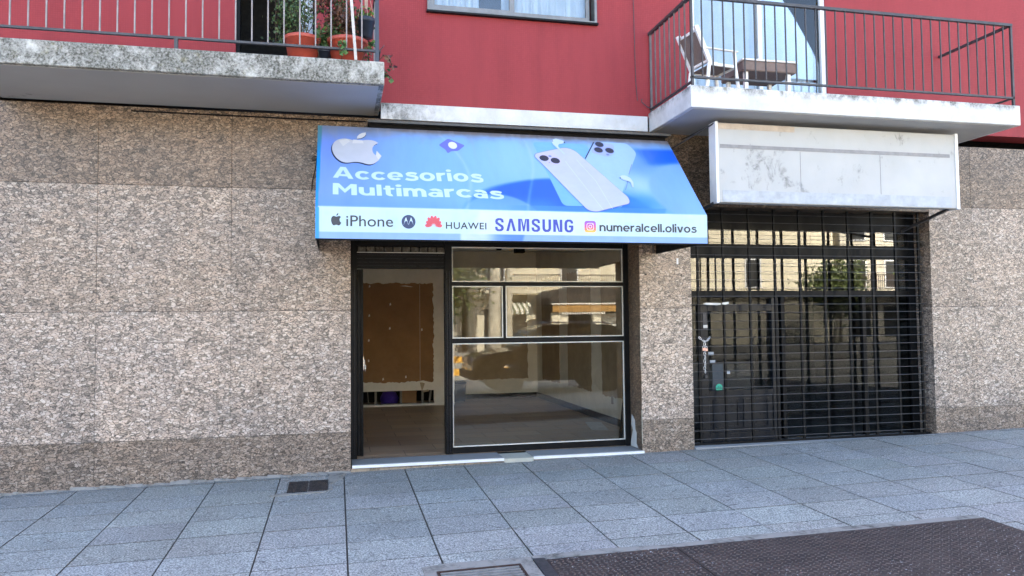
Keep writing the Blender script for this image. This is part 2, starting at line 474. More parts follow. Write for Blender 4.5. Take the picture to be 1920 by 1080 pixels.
# ground, road
def tilted(name, x0, x1, y0, y1, dz, m, th=.06):
    b = MB(); z = lambda x: -.03+.014*x+dz
    vs = [(x, y, z(x)+h) for x in (x0, x1) for y in (y0, y1) for h in (-th, 0)]
    b.add(vs, [(0, 1, 3, 2), (4, 6, 7, 5), (0, 4, 5, 1), (2, 3, 7, 6), (0, 2, 6, 4), (1, 5, 7, 3)])
    return tag(b.build(name, m), kind='structure')
tilted('ground', -260, 260, -260, 260, -.46, M['earth'])
tilted('road', -120, 120, -17.9, -6.15, -.33, M['road'])
tilted('far_road', -120, 120, -26, -19.9, -.33, M['road'])
tilted('far_pavement', -120, 120, -60, -26.3, -.22, M['farpave'], .15)
tilted('traffic_island', -40, 60, -19.6, -18.2, -.2, M['farpave'], .2)
tilted('kerb', -40, 60, -6.15, -6.0, -.19, M['cement'], .25)
tilted('yellow_kerb', -40, 7.2, -18.2, -17.7, -.12, M['yellow'], .25)
tilted('far_yellow_kerb', -40, 8.6, -26.3, -26.0, -.05, M['yellow'], .3)
tilted('far_kerb', 8.6, 60, -26.3, -26.0, -.05, M['cement'], .3)
tilted('island_kerb', 7.2, 60, -18.2, -17.9, -.12, M['cement'], .25)

# pavement: bedding sheet plus individual slabs
b = MB()
vs = [(x, y, gz(x, y)-.012-h) for h in (0, .25) for x, y in ((-12, .0), (14, .0), (14, -6), (-12, -6))]
b.add(vs, [(0, 1, 2, 3), (4, 5, 6, 7), (0, 1, 5, 4), (1, 2, 6, 5), (2, 3, 7, 6), (3, 0, 4, 7)])
o = b.build('pavement_bed', M['grout']); tag(o, kind='structure')
b = MB(); random.seed(3)
for i in range(-19, 21):
    xa, xb = .07+.625*i, .07+.625*(i+1)
    wide = .007 if i in (0, 1) else .005
    off = random.uniform(-.006, .006)
    for j in range(-1, 13):
        ya, yb = -.11-.455*j+off, -.11-.455*(j+1)+off
        ya = min(ya, -.004); yb = max(yb, -5.99)
        g = .0045 if random.random() < .7 else .0075
        tb = random.choice((.93, .97, 1.0, 1.03)) * random.uniform(.97, 1.03)
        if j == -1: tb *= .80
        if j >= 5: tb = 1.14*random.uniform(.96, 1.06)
        tc = (tb*random.uniform(.97, 1.03), tb, tb*random.uniform(.98, 1.04))
        dz = random.uniform(-.0015, .0015)
        X0, X1, Y0, Y1 = xa+wide, xb-.005, ya-g, yb+g
        bv = .0006
        tc = tuple(q*.98 for q in tc); top = [(X0+bv, Y0-bv), (X1-bv, Y0-bv), (X1-bv, Y1+bv), (X0+bv, Y1+bv)]
        low = [(X0, Y0), (X1, Y0), (X1, Y1), (X0, Y1)]
        vv = [(x, y, gz(x, y)+dz) for x, y in top]+[(x, y, gz(x, y)+dz-.003) for x, y in low]+[(x, y, gz(x, y)-.02) for x, y in low]
        b.add(vv, [(0, 1, 2, 3), (0, 1, 5, 4), (1, 2, 6, 5), (2, 3, 7, 6), (3, 0, 4, 7), (4, 5, 9, 8), (5, 6, 10, 9), (6, 7, 11, 10), (7, 4, 8, 11)], tc)
        for q_ in range(1, 9): b.c[-q_] = (.42, .40, .37)
tag(b.build('pavement', M['paver']), kind='structure')

# ================================================================== THE BUILDING
B = empty('apartment_building', (0, 0, 0), label='red mosaic apartment block over granite clad shops with small balconies', cat='building')
XL, XR = -10.0, 15.0
OX0, OX1 = .143, 3.385        # shop opening
PX1 = 4.025                   # right edge of the right pillar
NX1 = 7.3                     # right edge of the neighbour's opening
HEAD = 2.95
def granite_blocks(x0, x1, xs, zs, depth, tints):
    b = MB()
    xs = [x0]+sorted(x for x in xs if x0 < x < x1)+[x1]
    for i in range(len(xs)-1):
        for j in range(len(zs)-1):
            t = tints[j]; k = random.uniform(.9, 1.1)
            b.box(xs[i]+.001, xs[i+1]-.001, 0, depth, zs[j]+.0018, zs[j+1]-.0018, (t[0]*k, t[1]*k, t[2]*k), bev=.0025)
    return b
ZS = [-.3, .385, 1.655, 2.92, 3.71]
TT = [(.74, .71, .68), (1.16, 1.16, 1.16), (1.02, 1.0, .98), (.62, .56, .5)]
random.seed(11)
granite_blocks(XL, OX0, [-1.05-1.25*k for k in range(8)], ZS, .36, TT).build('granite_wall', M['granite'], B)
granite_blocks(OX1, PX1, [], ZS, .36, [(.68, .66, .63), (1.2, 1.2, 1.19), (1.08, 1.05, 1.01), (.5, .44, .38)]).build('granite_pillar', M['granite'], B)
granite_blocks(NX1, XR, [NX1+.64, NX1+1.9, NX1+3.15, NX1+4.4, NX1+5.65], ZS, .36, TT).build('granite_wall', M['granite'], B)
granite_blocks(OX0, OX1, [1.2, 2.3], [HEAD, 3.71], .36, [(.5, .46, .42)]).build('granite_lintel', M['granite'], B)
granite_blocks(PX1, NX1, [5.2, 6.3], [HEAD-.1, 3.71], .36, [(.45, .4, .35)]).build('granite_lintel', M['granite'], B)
# backing of the cladding joints
b = MB()
for x0, x1 in ((XL, OX0-.003), (OX1+.003, PX1-.003), (NX1+.003, XR)): b.box(x0, x1, .004, .34, -.3, 3.7)
b.build('joint_mortar', M['grout'], B)
# right reveal of the pillar: thin skin in a darker tint, white chipped edge at the bottom
b = MB(); b.box(OX1-.0045, OX1, .001, .36, .03, 2.9, (.5, .44, .38)); b.build('dark_jamb_skin', M['granite'], B)
b = MB(); b.prism([(.05, .05), (.12, .05), (.17, .1), (.16, .22), (.2, .26), (.21, .36), (.3, .42), (.32, .3), (.27, .24), (.33, .12), (.35, .05)], 'x', OX1-.0075, OX1-.005)
b.build('chipped_plaster', M['fascia2'], B)
b = MB(); b.bar((OX1-.004, -.002, .12), (OX1-.004, -.002, .5), .005); b.bar((OX1-.004, -.002, .95), (OX1-.004, -.002, 1.5), .005)
b.split('corner_chip', M['patchcem'], B)
# drilled holes, a pale scratch
b = MB()
for x, z in ((3.462, 2.045), (3.9, 2.04), (3.48, 1.40), (3.93, 1.39)):
    b.lathe((x, -.001, z), [(.011, 0), (.007, .003), (.0, .004)], 10, axis='y')
b.split('drill_hole', M['black2'], B)
b = MB(); b.box(3.845, 3.868, -.0025, .0, 2.165, 2.235); b.build('tape_scrap', M['whitepl'], B)

# red wall with openings
UW = (.964, 2.91, 4.925, 6.25)
LD = (-1.02, -.215, 3.95, 6.1)
RD = (4.085, 5.9, 3.92, 6.1)
TOPZ = 16.9
b = MB()
def wallspan(x0, x1, z0, z1): b.box(x0, x1, .0, .3, z0, z1)
wallspan(XL, LD[0], 3.87, TOPZ); wallspan(LD[0], LD[1], LD[3], TOPZ)
wallspan(LD[1], UW[0], 3.87, TOPZ)
wallspan(UW[0], UW[1], 3.87, UW[2]); wallspan(UW[0], UW[1], UW[3], TOPZ)
wallspan(UW[1], RD[0], 3.87, TOPZ); wallspan(RD[0], RD[1], RD[3], TOPZ)
wallspan(RD[1], XR, 3.87, TOPZ)
b.build('mosaic_wall', M['mosaic'], B)
# rest of the block behind: roof, sides, back
b = MB()
b.box(XL, XR, .3, 9.2, 16.6, 16.9); b.box(XL-.2, XL, .0, 9.2, -.3, 16.9); b.box(XR, XR+.2, 0, 9.2, -.3, 16.9)
b.box(XL, XR, 9., 9.2, -.3, 16.6); b.box(XL, XR, .9, 9.0, 3.45, 3.7); b.box(XL, XR, 1.6, 1.8, 3.7, 16.6)
b.build('structural_shell', M['dark_in'], B)
b = MB(); b.box(.46, 3.50, -.045, .0, 3.695, 3.868, t=(1, 1.02, 1.05)); b.build('ledge', M['ledge'], B)
b = MB(); b.box(XL, XR, .02, 1.2, 3.60, 3.69); b.build('floor_slab', M['soffit'], B)

# ---- balconies
def balcony(x0, x1, z0, z1, mf, side):
    p = MB()
    p.box(x0, x1, -1.1, -.001, z0, z1, bev=.006)
    s_ = p.build('balcony_slab', mf, B)
    q = MB(); q.box(x0+.05, x1-.05, -1.05, -.01, z0-.004, z0-.0005, t=(1, 1.02, 1.06)); q.build('soffit', M['soffit'], s_)
    return s_
def railing(xs_front, ya, xa, xb, zb, zt, side_x, m, mrail):
    r = MB()
    for x in xs_front: r.bar((x, ya, zb), (x, ya, zt), .011)
    o = r.build('bars', m, RAIL)
    return o
SL = balcony(-3.2, .432, 3.735, 3.95, M['fascia'], 1)
SR = balcony(3.53, 7.6, 3.69, 3.918, M['fascia3'], -1)
# left railing
b = MB()
for k in range(24):
    x = .228-.1395*k
    if x > -3.15: b.box(x-.006, x+.006, -1.076, -1.064, 4.06, 4.84)
for k in range(6): b.box(.378, .39, -.97+.16*k, -.958+.16*k, 4.06, 4.84)
b.build('railing_bars', M['iron_light'], B)
b = MB()
b.box(-3.15, .40, -1.085, -1.055, 4.045, 4.065); b.box(-3.15, .40, -1.09, -1.05, 4.84, 4.87)
b.box(.374, .398, -1.055, 0, 4.045, 4.06); b.box(.37, .4, -1.05, 0, 4.84, 4.87)
for x in (-3.1, -1.4): b.box(x, x+.03, -1.085, -1.055, 3.95, 4.045)
b.tube([(.385, -1.1, 4.05), (.42, -1.13, 4.08), (.43, -1.12, 4.1)], .004, 6)
b.build('railing_rail', M['iron'], B)
b = MB(); b.box(.350, .385, -1.09, -1.055, 3.95, 5.6); b.build('railing_post', M['potblack'], B)
b = MB(); b.bar((.108, -1.1, 4.85), (.172, -1.1, 3.95), .026, .012); WP = b.build('plastic_strip', M['stripbeige'])
tag(WP, 'leaning white plastic strip tied against the left balcony railing', 'strip')
# right railing
b = MB()
for k in range(10): 
    y = -.16-.128*k
    if y > -1.05: b.box(3.553, 3.567, y-.006, y+.006, 3.99, 4.84)
b.box(3.55, 3.575, -.03, -.012, 3.92, 4.84)
b.build('railing_bars', M['iron_mid'], B)
b = MB()
for k in range(34):
    x = 3.56+.121*k
    if x < 7.55: b.box(x-.006, x+.006, -1.076, -1.064, 4.03, 4.84)
b.box(3.55, 3.575, -1.085, -1.06, 3.918, 4.84)
b.build('railing_bars', M['iron'], B)
b = MB()
b.box(3.545, 7.55, -1.085, -1.055, 4.0, 4.02); b.box(3.54, 7.55, -1.09, -1.05, 4.84, 4.87)
b.box(3.55, 3.572, -1.055, 0, 3.955, 3.975)
b.box(3.54, 3.58, -1.05, 0, 4.84, 4.87)
b.box(7.525, 7.55, -1.085, -1.06, 3.918, 4.84); b.box(7.525, 7.55, -1.05, 0, 4.84, 4.87); b.box(7.53, 7.55, -1.055, 0, 4.0, 4.02)
b.tube([(3.555, -.02, 3.97), (3.5, -.03, 3.99), (3.44, -.03, 4.04), (3.435, -.03, 4.07), (3.45, -.03, 4.075)], .005, 6)
b.build('railing_rail', M['iron'], B)

# ---- windows of the first floor
def frame(b_, x0, x1, z0, z1, y0, y1, w_, wb=None):
    wb = wb or w_
    b_.box(x0, x0+w_, y0, y1, z0, z1); b_.box(x1-w_, x1, y0, y1, z0, z1)
    b_.box(x0+w_, x1-w_, y0, y1, z0, z0+wb); b_.box(x0+w_, x1-w_, y0, y1, z1-w_, z1)
b = MB(); frame(b, UW[0], UW[1], UW[2], UW[3], -.03, .10, .028, .02); WF = b.build('window', M['alu'], B)
b = MB(); frame(b, 1.0, 1.945, 4.953, 6.2, .03, .06, .05, .062); frame(b, 1.915, 2.85, 4.953, 6.2, .06, .09, .045, .06)
b.build('sash', M['alu'], WF)
b = MB(); b.box(1.05, 1.895, .043, .048, 5.015, 6.15); b.build('pane', M['glass2'], WF)
b = MB(); b.box(1.96, 2.805, .073, .078, 5.013, 6.155); b.build('pane', M['glass2'], WF)
b = MB(); b.box(UW[0]-.01, UW[1]+.01, -.05, .0, UW[2]-.022, UW[2]-.001); b.build('sill', M['black'], WF)
def curtain(x0, x1, y, z0, z1, pitch=.085, amp=.018):
    n = int((x1-x0)/.006); vs = []; 
    for i in range(n+1):
        x = x0+(x1-x0)*i/n; ph = x/pitch*2*math.pi
        yy = y+amp*(math.sin(ph)+.35*math.sin(2.3*ph+1))
        vs += [(x, yy, z0), (x, yy, z1)]
    n2 = len(vs)
    vs += [(a, c+.002, d) for a, c, d in vs]
    b_ = MB(); b_.add(vs, [(2*i, 2*i+2, 2*i+3, 2*i+1) for i in range(n)]+[(n2+2*i, n2+2*i+2, n2+2*i+3, n2+2*i+1) for i in range(n)])
    return b_
def curt(nm, label, *a, **k):
    o = curtain(*a, **k).build(nm, M['curtain'], None, True); tag(o, label, 'curtain', None); return o
curt('curtain', 'pleated white curtain at the left of the aluminium window, beside the blue gap', 1.0, 1.57, .17, 4.96, 6.2)
curt('curtain', 'pleated white curtain behind the right sash of the aluminium window', 1.83, 2.86, .16, 4.96, 6.2, pitch=.13)
curt('curtain', 'light curtain hanging in the left balcony doorway behind the plants', -.378, -.245, .2, 3.96, 6.0, pitch=.2, amp=.008)
curt('curtain', 'pale curtain behind the glass of the right balcony door with the chair', 4.17, 5.85, .20, 3.95, 6.0, pitch=.25, amp=.012)
b = MB(); frame(b, LD[0], LD[1], 3.96, LD[3], .04, .12, .035); b.box(-.42, -.38, .03, .12, 3.99, 6.06); b.build('balcony_door', M['black'], B)
b = MB(); frame(b, RD[0], RD[1], 3.925, RD[3], .02, .12, .055); b.box(4.99, 5.04, .03, .11, 3.98, 6.04); DR = b.build('balcony_door', M['whiteframe'], B)
b = MB(); b.box(4.14, 4.99, .06, .066, 3.98, 6.045); b.box(5.04, 5.845, .06, .066, 3.98, 6.045); b.build('pane', M['glass2'], DR)
b = MB(); b.tube([(3.366, -.006, 6.5), (3.366, -.006, 5.25), (3.378, -.006, 4.3), (3.395, -.006, 4.06)], .004, 6)
CB = b.build('cable', M['iron'], None); tag(CB, 'thin dark cable running down the red mosaic wall beside the right balcony', 'cable')

# ---- flashing shelf above the awning
b = MB(); b.box(.31, 3.63, -.38, .0, 3.575, 3.592); b.box(.31, 3.63, -.384, -.375, 3.566, 3.5745); b.build('flashing', M['flash'], B)
b = MB(); b.box(.33, 3.6, -.30, .0, 3.30, 3.57); b.build('dark_void_block', M['black2'], B)  # black box stands in for the shaded void below the flashing

# ---- shop interior
FZ = .048
IX0, IX1, IYB = -1.6, 3.85, 6.45
b = MB(); b.box(IX0, IX1, .5, IYB, -.1, FZ); b.box(OX0, OX1, .36, .5, -.1, FZ-.002); b.build('shop_floor', M['floor_in'], B)
b = MB(); b.box(IX0, IX1, .36, IYB, 2.98, 3.1); b.box(IX0, IX1, 3.2, 3.5, 2.62, 2.98); b.build('shop_ceiling', M['ceil'], B)
b = MB()
b.box(1.98, IX1+.1, IYB, IYB+.12, -.1, 3.1)            # rear wall
b.box(IX1, IX1+.12, .36, IYB, -.1, 3.1)                 # right wall
b.box(IX0-.12, IX0, .36, IYB, -.1, 3.1)                 # left wall
b.box(1.98, 2.08, 5.75, IYB, -.1, 3.1)                   # return of the partition
b.box(IX0, OX0-.01, .36, .46, -.1, 3.1); b.box(OX1+.01, IX1, .36, .46, -.1, 3.1)
b.split('shop_wall', M['wall_in'], B)
b = MB(); b.box(IX0, 2.08, 5.62, 5.74, .318, 3.1)       # partition, its foot open
b.box(1.71, 2.08, 5.64, 5.73, FZ, .318)
b.box(IX0, 2.08, 5.6, 5.76, FZ, FZ+.035)
b.build('partition_wall', M['wall_in'], B)
b = MB()
for x in (.655, 1.10, 1.485, -.05, -.6): b.box(x, x+.035, 5.64, 5.72, FZ+.035, .318)
b.bar((1.62, 5.68, .08), (1.66, 5.68, .318), .03)
b.bar((.55, 5.68, .08), (.53, 5.68, .318), .018)
b.split('stud', M['cement'], B)
# ragged brown patches (a real layer on the plaster)
def ragged(x0, x1, z0, z1, amp, seed, step=.03):
    random.seed(seed); pts = []
    def run(a, b_, vert, c):
        n = max(2, int(abs(b_-a)/step)); j = 0
        for i in range(n):
            j = .6*j+random.uniform(-amp, amp)
            q = a+(b_-a)*i/n
            pts.append((c+j, q) if vert else (q, c+j))
    run(x0, x1, False, z0); run(z0, z1, True, x1); run(x1, x0, False, z1); run(z1, z0, True, x0)
    return pts
b = MB(); b.prism(ragged(.30, 1.70, .475, 2.235, .012, 5), 'y', 5.612, 5.619); BP = b.build('brown_patch', M['patch'], B)
random.seed(5); b = MB()
for x, z in ((.565, 2.18), (.93, 1.86), (.56, 1.66), (.92, 1.43), (.55, 1.22), (1.49, 1.40), (.545, .86), (1.2, .56), (.8, .53)):
    b.prism([(x-.012*random.uniform(.6, 1.2), z-.02), (x+.018, z-.01), (x+.01, z+.03), (x-.01, z+.02)], 'y', 5.6095, 5.6115)
b.box(1.455, 1.459, 5.6095, 5.6115, .48, 2.22); b.prism([(1.1, 2.19), (1.3, 2.17), (1.34, 2.175), (1.2, 2.20)], 'y', 5.6095, 5.6115)
b.split('plaster_fleck', M['wall_in'], B)
b = MB(); b.prism([(1.49, .30), (1.54, .44), (1.5, .455), (1.45, .46), (1.475, .36)], 'y', 5.606, 5.6195); b.prism([(1.5, .31), (1.60, .33), (1.62, .30), (1.52, .28)], 'y', 5.606, 5.6195)
b.build('torn_plaster', M['patch2'], B)
b = MB(); b.prism(ragged(2.09, 3.66, .42, 2.3, .01, 8), 'y', IYB-.006, IYB-.001); b.build('brown_patch', M['patch2'], B)
b = MB()
for (y0, y1, s_) in ((4.88, 6.05, 1), (3.13, 4.37, 2), (1.15, 2.64, 3)):
    b.prism(ragged(y0, y1, .435, 2.35, .012, 20+s_), 'x', IX1-.006, IX1-.001)
b.split('beige_patch', M['patch2'], B)
b = MB(); b.box(2.09, IX1-.02, IYB-.02, IYB, FZ, .145); b.box(IX1-.02, IX1, .46, IYB-.0, FZ, .145); b.build('skirting', M['skirt'], B)
b = MB(); b.box(IX1-.012, IX1, 2.17, 2.25, .33, .45, bev=.003); b.build('wall_socket', M['card'], B)
# things in the shop
b = MB(); b.lathe((.93, 5.95, FZ), [(.0, 0), (.15, .01), (.17, .12), (.12, .22), (.0, .25)], 20); o = b.build('cloth_bundle', M['purple'], None, True)
tag(o, 'rounded purple bundle in the gap under the partition wall', 'bundle')
b = MB(); b.box(1.15, 1.42, 5.9, 6.1, FZ, .30, bev=.01); b.box(1.14, 1.43, 5.89, 6.11, .26, .275); o = b.build('cardboard_box', M['patch'], None)
tag(o, 'low brown box in the gap under the partition wall', 'box')
t = empty('waste_bin', (2.24, 6.15, FZ), label='dark navy plastic bin on the shop floor by the rear wall', cat='bin')
b = MB()
for i, s_ in enumerate((0,)):
    b.add([(2.15, 6.06, FZ), (2.34, 6.06, FZ), (2.34, 6.25, FZ), (2.15, 6.25, FZ), (2.13, 6.04, .37), (2.36, 6.04, .37), (2.36, 6.27, .37), (2.13, 6.27, .37)],
          [(0, 1, 2, 3), (0, 1, 5, 4), (1, 2, 6, 5), (2, 3, 7, 6), (3, 0, 4, 7), (4, 5, 6, 7)])
b.build('body', M['bluebin'], t)
b = MB(); b.box(2.12, 2.37, 6.03, 6.28, .371, .42, bev=.018); b.build('lid', M['bluebin'], t)
b = MB(); b.add([(3.53, 2.53, FZ+.004), (3.75, 2.46, FZ+.004), (3.57, 1.63, FZ+.004), (3.355, 1.70, FZ+.004), (3.53, 2.53, FZ+.001), (3.75, 2.46, FZ+.001), (3.57, 1.63, FZ+.001), (3.355, 1.70, FZ+.001)],
               [(0, 1, 2, 3), (4, 5, 6, 7), (0, 1, 5, 4), (1, 2, 6, 5), (2, 3, 7, 6), (3, 0, 4, 7)])
o = b.build('paper_sheet', M['paper'], None); tag(o, 'pale sheet lying on the shop floor near the right wall', 'sheet')
b = MB(); b.prism([(3.325, FZ), (3.54, FZ), (3.475, .99), (3.437, .99)], 'y', .60, .615); b.bar((3.45, .612, .95), (3.47, .66, .95), .02)
o = b.build('leaning_board', M['black'], None); tag(o, 'dark tapering board leaning inside the shop window by the right jamb', 'board')
b = MB()
b.box(2.05, 2.16, .50, .62, 2.33, 2.42); b.box(2.0, 2.45, .52, .60, 2.42, 2.47); b.bar((2.1, .56, 2.47), (2.1, .56, 2.98), .02); b.bar((2.4, .56, 2.47), (2.4, .56, 2.98), .02)
b.box(1.83, 1.88, .50, .58, 2.36, 2.98)
o = b.build('track_light', M['black2'], None); tag(o, 'small black light fitting hanging behind the top of the shop window', 'light fitting')

# ---- marble sill
def marble(x0, x1, yo=0, dz=0):
    b.box(x0, x1, -.028+yo, .36, .006+dz, .042+dz, bev=.003)
b = MB(); marble(OX0+.012, 1.22); marble(1.222, 1.77, .003); marble(2.10, 2.66, .002, .001); marble(2.664, OX1+.01, 0); b.box(OX0, OX1, .36, .5, .0, .044)
b.build('sill', M['marble'], B)
b = MB(); b.box(OX0+.013, 1.77, -.0305, -.0285, .012, .040); b.box(2.1, OX1+.009, -.0295, -.027, .012, .041); b.box(OX0+.013, 1.77, -.0305, -.020, .0424, .0440); b.box(2.1, OX1+.009, -.0295, -.020, .0434, .045)
b.split('sill_nosing', M['whitepl'], B)
b = MB(); b.box(OX0, OX1, -.012, .36, -.09, .0055); b.build('sill_bed', M['mortar'], B)
random.seed(9); b = MB(); b.prism([(1.771, .3), (1.771, -.03), (1.80, -.05), (1.93, -.055), (2.08, -.06), (2.10, -.03), (2.099, .3)], 'z', -.03, .036)
b.split('cement_patch', M['patchcem'], B)
b = MB(); b.box(PX1, NX1, -.028, .3, -.02, .05, bev=.003); b.build('sill', M['marble'], B)

# ---- shop front joinery
FY = .36
def fx(b_, x0, x1, z0, z1, y0=FY, y1=FY+.07): b_.box(x0, x1, y0, y1, z0, z1, bev=.002)
SF = MB()
fx(SF, OX0+.002, .215, FZ, 2.9, FY-.03, FY+.09)                   # left jamb
fx(SF, 1.185, 1.268, FZ, 2.9, FY-.02, FY+.08)                     # mullion between door and window
fx(SF, .215, 1.185, 2.125, 2.30, FY-.01, FY+.08)                  # door head
fx(SF, .215, 1.185, 2.375, 2.9)                                   # header above the lights
fx(SF, 1.268, 3.355, 2.375, 2.9)
fx(SF, 3.32, OX1-.002, FZ, 2.9, FY-.02, FY+.08)                   # right jamb
fx(SF, 1.268, 3.32, 1.93, 1.975); fx(SF, 1.268, 3.32, 1.28, 1.335); fx(SF, 1.268, 3.32, FZ, .118)
fx(SF, 1.858, 1.89, 1.335, 1.93)
FR = SF.build('shopfront_frame', M['black'], B)
b = MB()
for x in (.158, .185, 1.205, 1.235): b.box(x, x+.008, FY-.034, FY-.0305 if x < .5 else FY-.0205, FZ+.02, 2.1)
for z in (2.15, 2.19, 2.23, 2.27): b.box(.22, 1.18, FY-.014, FY-.0105, z, z+.008)
b.build('moulding', M['doorblue'], FR)
b = MB()
for (x0, x1, z0, z1) in ((1.268, 3.32, 1.975, 2.375), (1.268, 1.858, 1.335, 1.93), (1.89, 3.32, 1.335, 1.93), (1.268, 3.32, .118, 1.28)):
    frame(b, x0+.001, x1-.001, z0+.001, z1-.001, FY+.005, FY+.022, .011)
b.build('glazing_bead', M['bead'], FR)
for (x0, x1, z0, z1) in ((1.278, 3.31, 1.985, 2.366), (1.278, 1.849, 1.345, 1.921), (1.90, 3.31, 1.345, 1.921), (1.278, 3.31, .128, 1.27)):
    b = MB(); b.box(x0, x1, FY+.024, FY+.030, z0, z1); b.build('pane', M['glass'], FR)
b = MB(); b.box(.215, 1.185, FY+.03, FY+.05, 2.30, 2.375); b.build('transom_panel', M['black2'], FR)
b = MB()
x = .225
random.seed(2)
while x < 1.17:
    b.box(x, x+.085, FY+.012, FY+.028, 2.308, 2.367, t=(random.uniform(.6, 1.3),)*3, bev=.003); x += .098
b.build('transom_light', plain('dusty glass block', (.06, .055, .045), .25, 0, .3, 8, tint=True), FR)
b = MB(); b.box(.215, 1.185, FY-.012, FY-.001, 2.297, 2.303); b.build('transom_trim', M['bead'], FR)
# open door leaf seen edge on, with its lock and keys
b = MB(); b.box(.22, .262, FY+.09, FY+.99, FZ+.01, 2.12, bev=.003); b.box(.262, .285, FY+.07, FY+.13, FZ+.01, 2.12, bev=.003)
DL = b.build('shop_door', M['black'], B)
b = MB(); b.tube([(.287, FY+.06, 1.12), (.299, FY+.045, 1.11), (.3, FY+.045, 1.06), (.288, FY+.06, 1.05)], .005, 8); b.box(.285, .289, FY+.05, FY+.09, 1.0, 1.15)
b.build('handle', M['chain'], DL)
b = MB(); b.box(.297, .313, FY+.04, FY+.043, 1.015, 1.045); b.lathe((.305, FY+.04, 1.045), [(.012, 0), (.012, .003)], 12, axis='y'); b.box(.303, .307, FY+.04, FY+.043, .985, 1.015)
o = b.build('key', M['paper'], None); tag(o, 'small pale key hanging in the lock of the open shop door', 'key')

# ---- neighbour's shop front
NY = .27
NB = MB()
fx(NB, PX1+.002, 4.12, .05, 2.85, NY, NY+.06); fx(NB, 7.2, NX1, .05, 2.85, NY, NY+.06)
fx(NB, 4.12, 7.2, 2.27, 2.44, NY, NY+.06); fx(NB, 4.12, 7.2, 1.79, 1.87, NY, NY+.06); fx(NB, 4.12, 7.2, 2.62, 2.85, NY, NY+.06)
for x in (5.35, 6.5): fx(NB, x, x+.05, .05, 1.79, NY, NY+.06)
NF = NB.build('shopfront_frame', M['black'], B)
for z0, z1 in ((.06, 1.79), (1.87, 2.27), (2.44, 2.62)):
    b = MB(); b.box(4.12, 7.2, NY+.03, NY+.036, z0, z1); b.build('pane', M['glass3' if z0 < 1 else 'glass'], NF)
b = MB()
b.box(4.25, 4.345, NY-.03, NY+.02, .055, 1.70, bev=.003); b.box(5.2, 5.29, NY-.03, NY+.02, .055, 1.78, bev=.003)
b.box(4.345, 5.2, NY-.03, NY+.02, 1.62, 1.70, bev=.003); b.box(4.345, 5.2, NY-.03, NY+.02, .055, .17, bev=.003)
b.box(4.345, 5.2, NY-.01, NY+.01, .17, .60); b.box(4.345, 5.2, NY-.03, NY+.02, .6, .67, bev=.003)
for x0, x1 in ((4.40, 4.75), (4.80, 5.15)): frame(b, x0, x1, .21, .56, NY-.022, NY-.01, .03)
ND = b.build('shop_door', M['doorblue'], B)
b = MB(); b.box(4.275, 4.33, NY-.04, NY-.03, 1.40, 1.6, bev=.004); b.build('lock_plate', M['iron'], ND)
b = MB(); b.lathe((4.3, NY-.05, .84), [(.02, 0), (.02, .02)], 14, axis='y'); b.build('door_knob', M['iron'], ND)
b = MB(); b.box(4.28, 4.335, NY-.0435, NY-.0405, 1.42, 1.455); b.build('paper_label', M['paper'], ND)
b = MB(); b.lathe((4.49, NY-.004, .66+.04), [(.045, 0), (.045, .003)], 24, axis='y')
GS = b.build('round_sticker', M['green'], ND)
b = MB()
for a0 in range(0, 7):
    q0, q1 = R(200+a0*20), R(220+a0*20)
    b.bar((4.49+.024*math.cos(q0), NY-.0055, .70+.024*math.sin(q0)), (4.49+.024*math.cos(q1), NY-.0055, .70+.024*math.sin(q1)), .005, .002)
for dx in (-.012, .012): b.box(4.487+dx, 4.493+dx, NY-.0065, NY-.0045, .703, .718)
b.build('sticker_print', plain('dark green print', (.005, .10, .08), .5), GS)
b = MB(); b.box(4.42, 4.56, NY+.024, NY+.028, .62, .98); b.build('window_poster', plain('faded blue poster', (.03, .042, .055), .6), NF)
b = MB(); b.box(4.37, 4.44, NY+.02, NY+.024, 1.09, 1.13); b.box(4.39, 4.46, NY+.02, NY+.024, 1.0, 1.03); b.box(4.59, 4.65, NY+.02, NY+.024, .86, .9); b.split('window_label', M['signpale'], NF)
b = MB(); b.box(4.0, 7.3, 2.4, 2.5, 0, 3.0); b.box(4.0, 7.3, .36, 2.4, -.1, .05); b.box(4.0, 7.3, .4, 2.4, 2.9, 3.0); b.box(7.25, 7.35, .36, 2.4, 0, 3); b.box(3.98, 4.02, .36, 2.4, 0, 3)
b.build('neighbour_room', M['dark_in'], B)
b = MB(); b.box(4.7, 5.6, 1.4, 1.8, .05, .9, bev=.01); b.box(4.68, 5.62, 1.38, 1.82, .9, .94, bev=.005)
o = b.build('shop_counter', M['iron'], None); tag(o, 'dim dark counter inside the dark shop on the right', 'counter')

# roll-down grille in front of it
G = empty('security_grille', (4.03, .11, .05), label='black security grille of thin bars locked across the right hand shop', cat='grille')
b = MB()
for x in (4.163, 4.494, 4.84, 5.18, 5.52, 5.86, 6.2, 6.54, 6.88, 7.22): b.box(x-.013, x+.013, .098, .124, .055, 2.85)
b.box(4.385, 4.40, .10, .115, 1.86, 2.3)
b.build('upright', M['black'], G)
b = MB()
z = .12
while z < 2.84:
    b.tube([(4.03, .094, z), (7.29, .094, z)], .0038, 6); z += .0985
b.build('crossbar', M['iron'], G)
b = MB(); b.box(4.03, 7.29, .09, .13, .052, .075); b.build('bottom_rail', M['black'], G)
b = MB(); b.prism([(4.21, 1.705), (4.25, 1.718), (4.40, 1.715), (4.44, 1.712), (4.44, 1.695), (4.4, 1.69), (4.26, 1.694)], 'y', .085, .089)
b.prism([(4.455, 1.70), (4.46, 1.718), (4.54, 1.728), (4.545, 1.705), (4.50, 1.695)], 'y', .085, .089)
o = b.build('tape_strip', M['paper'], None); tag(o, 'torn strip of white tape stuck across the security grille', 'tape')
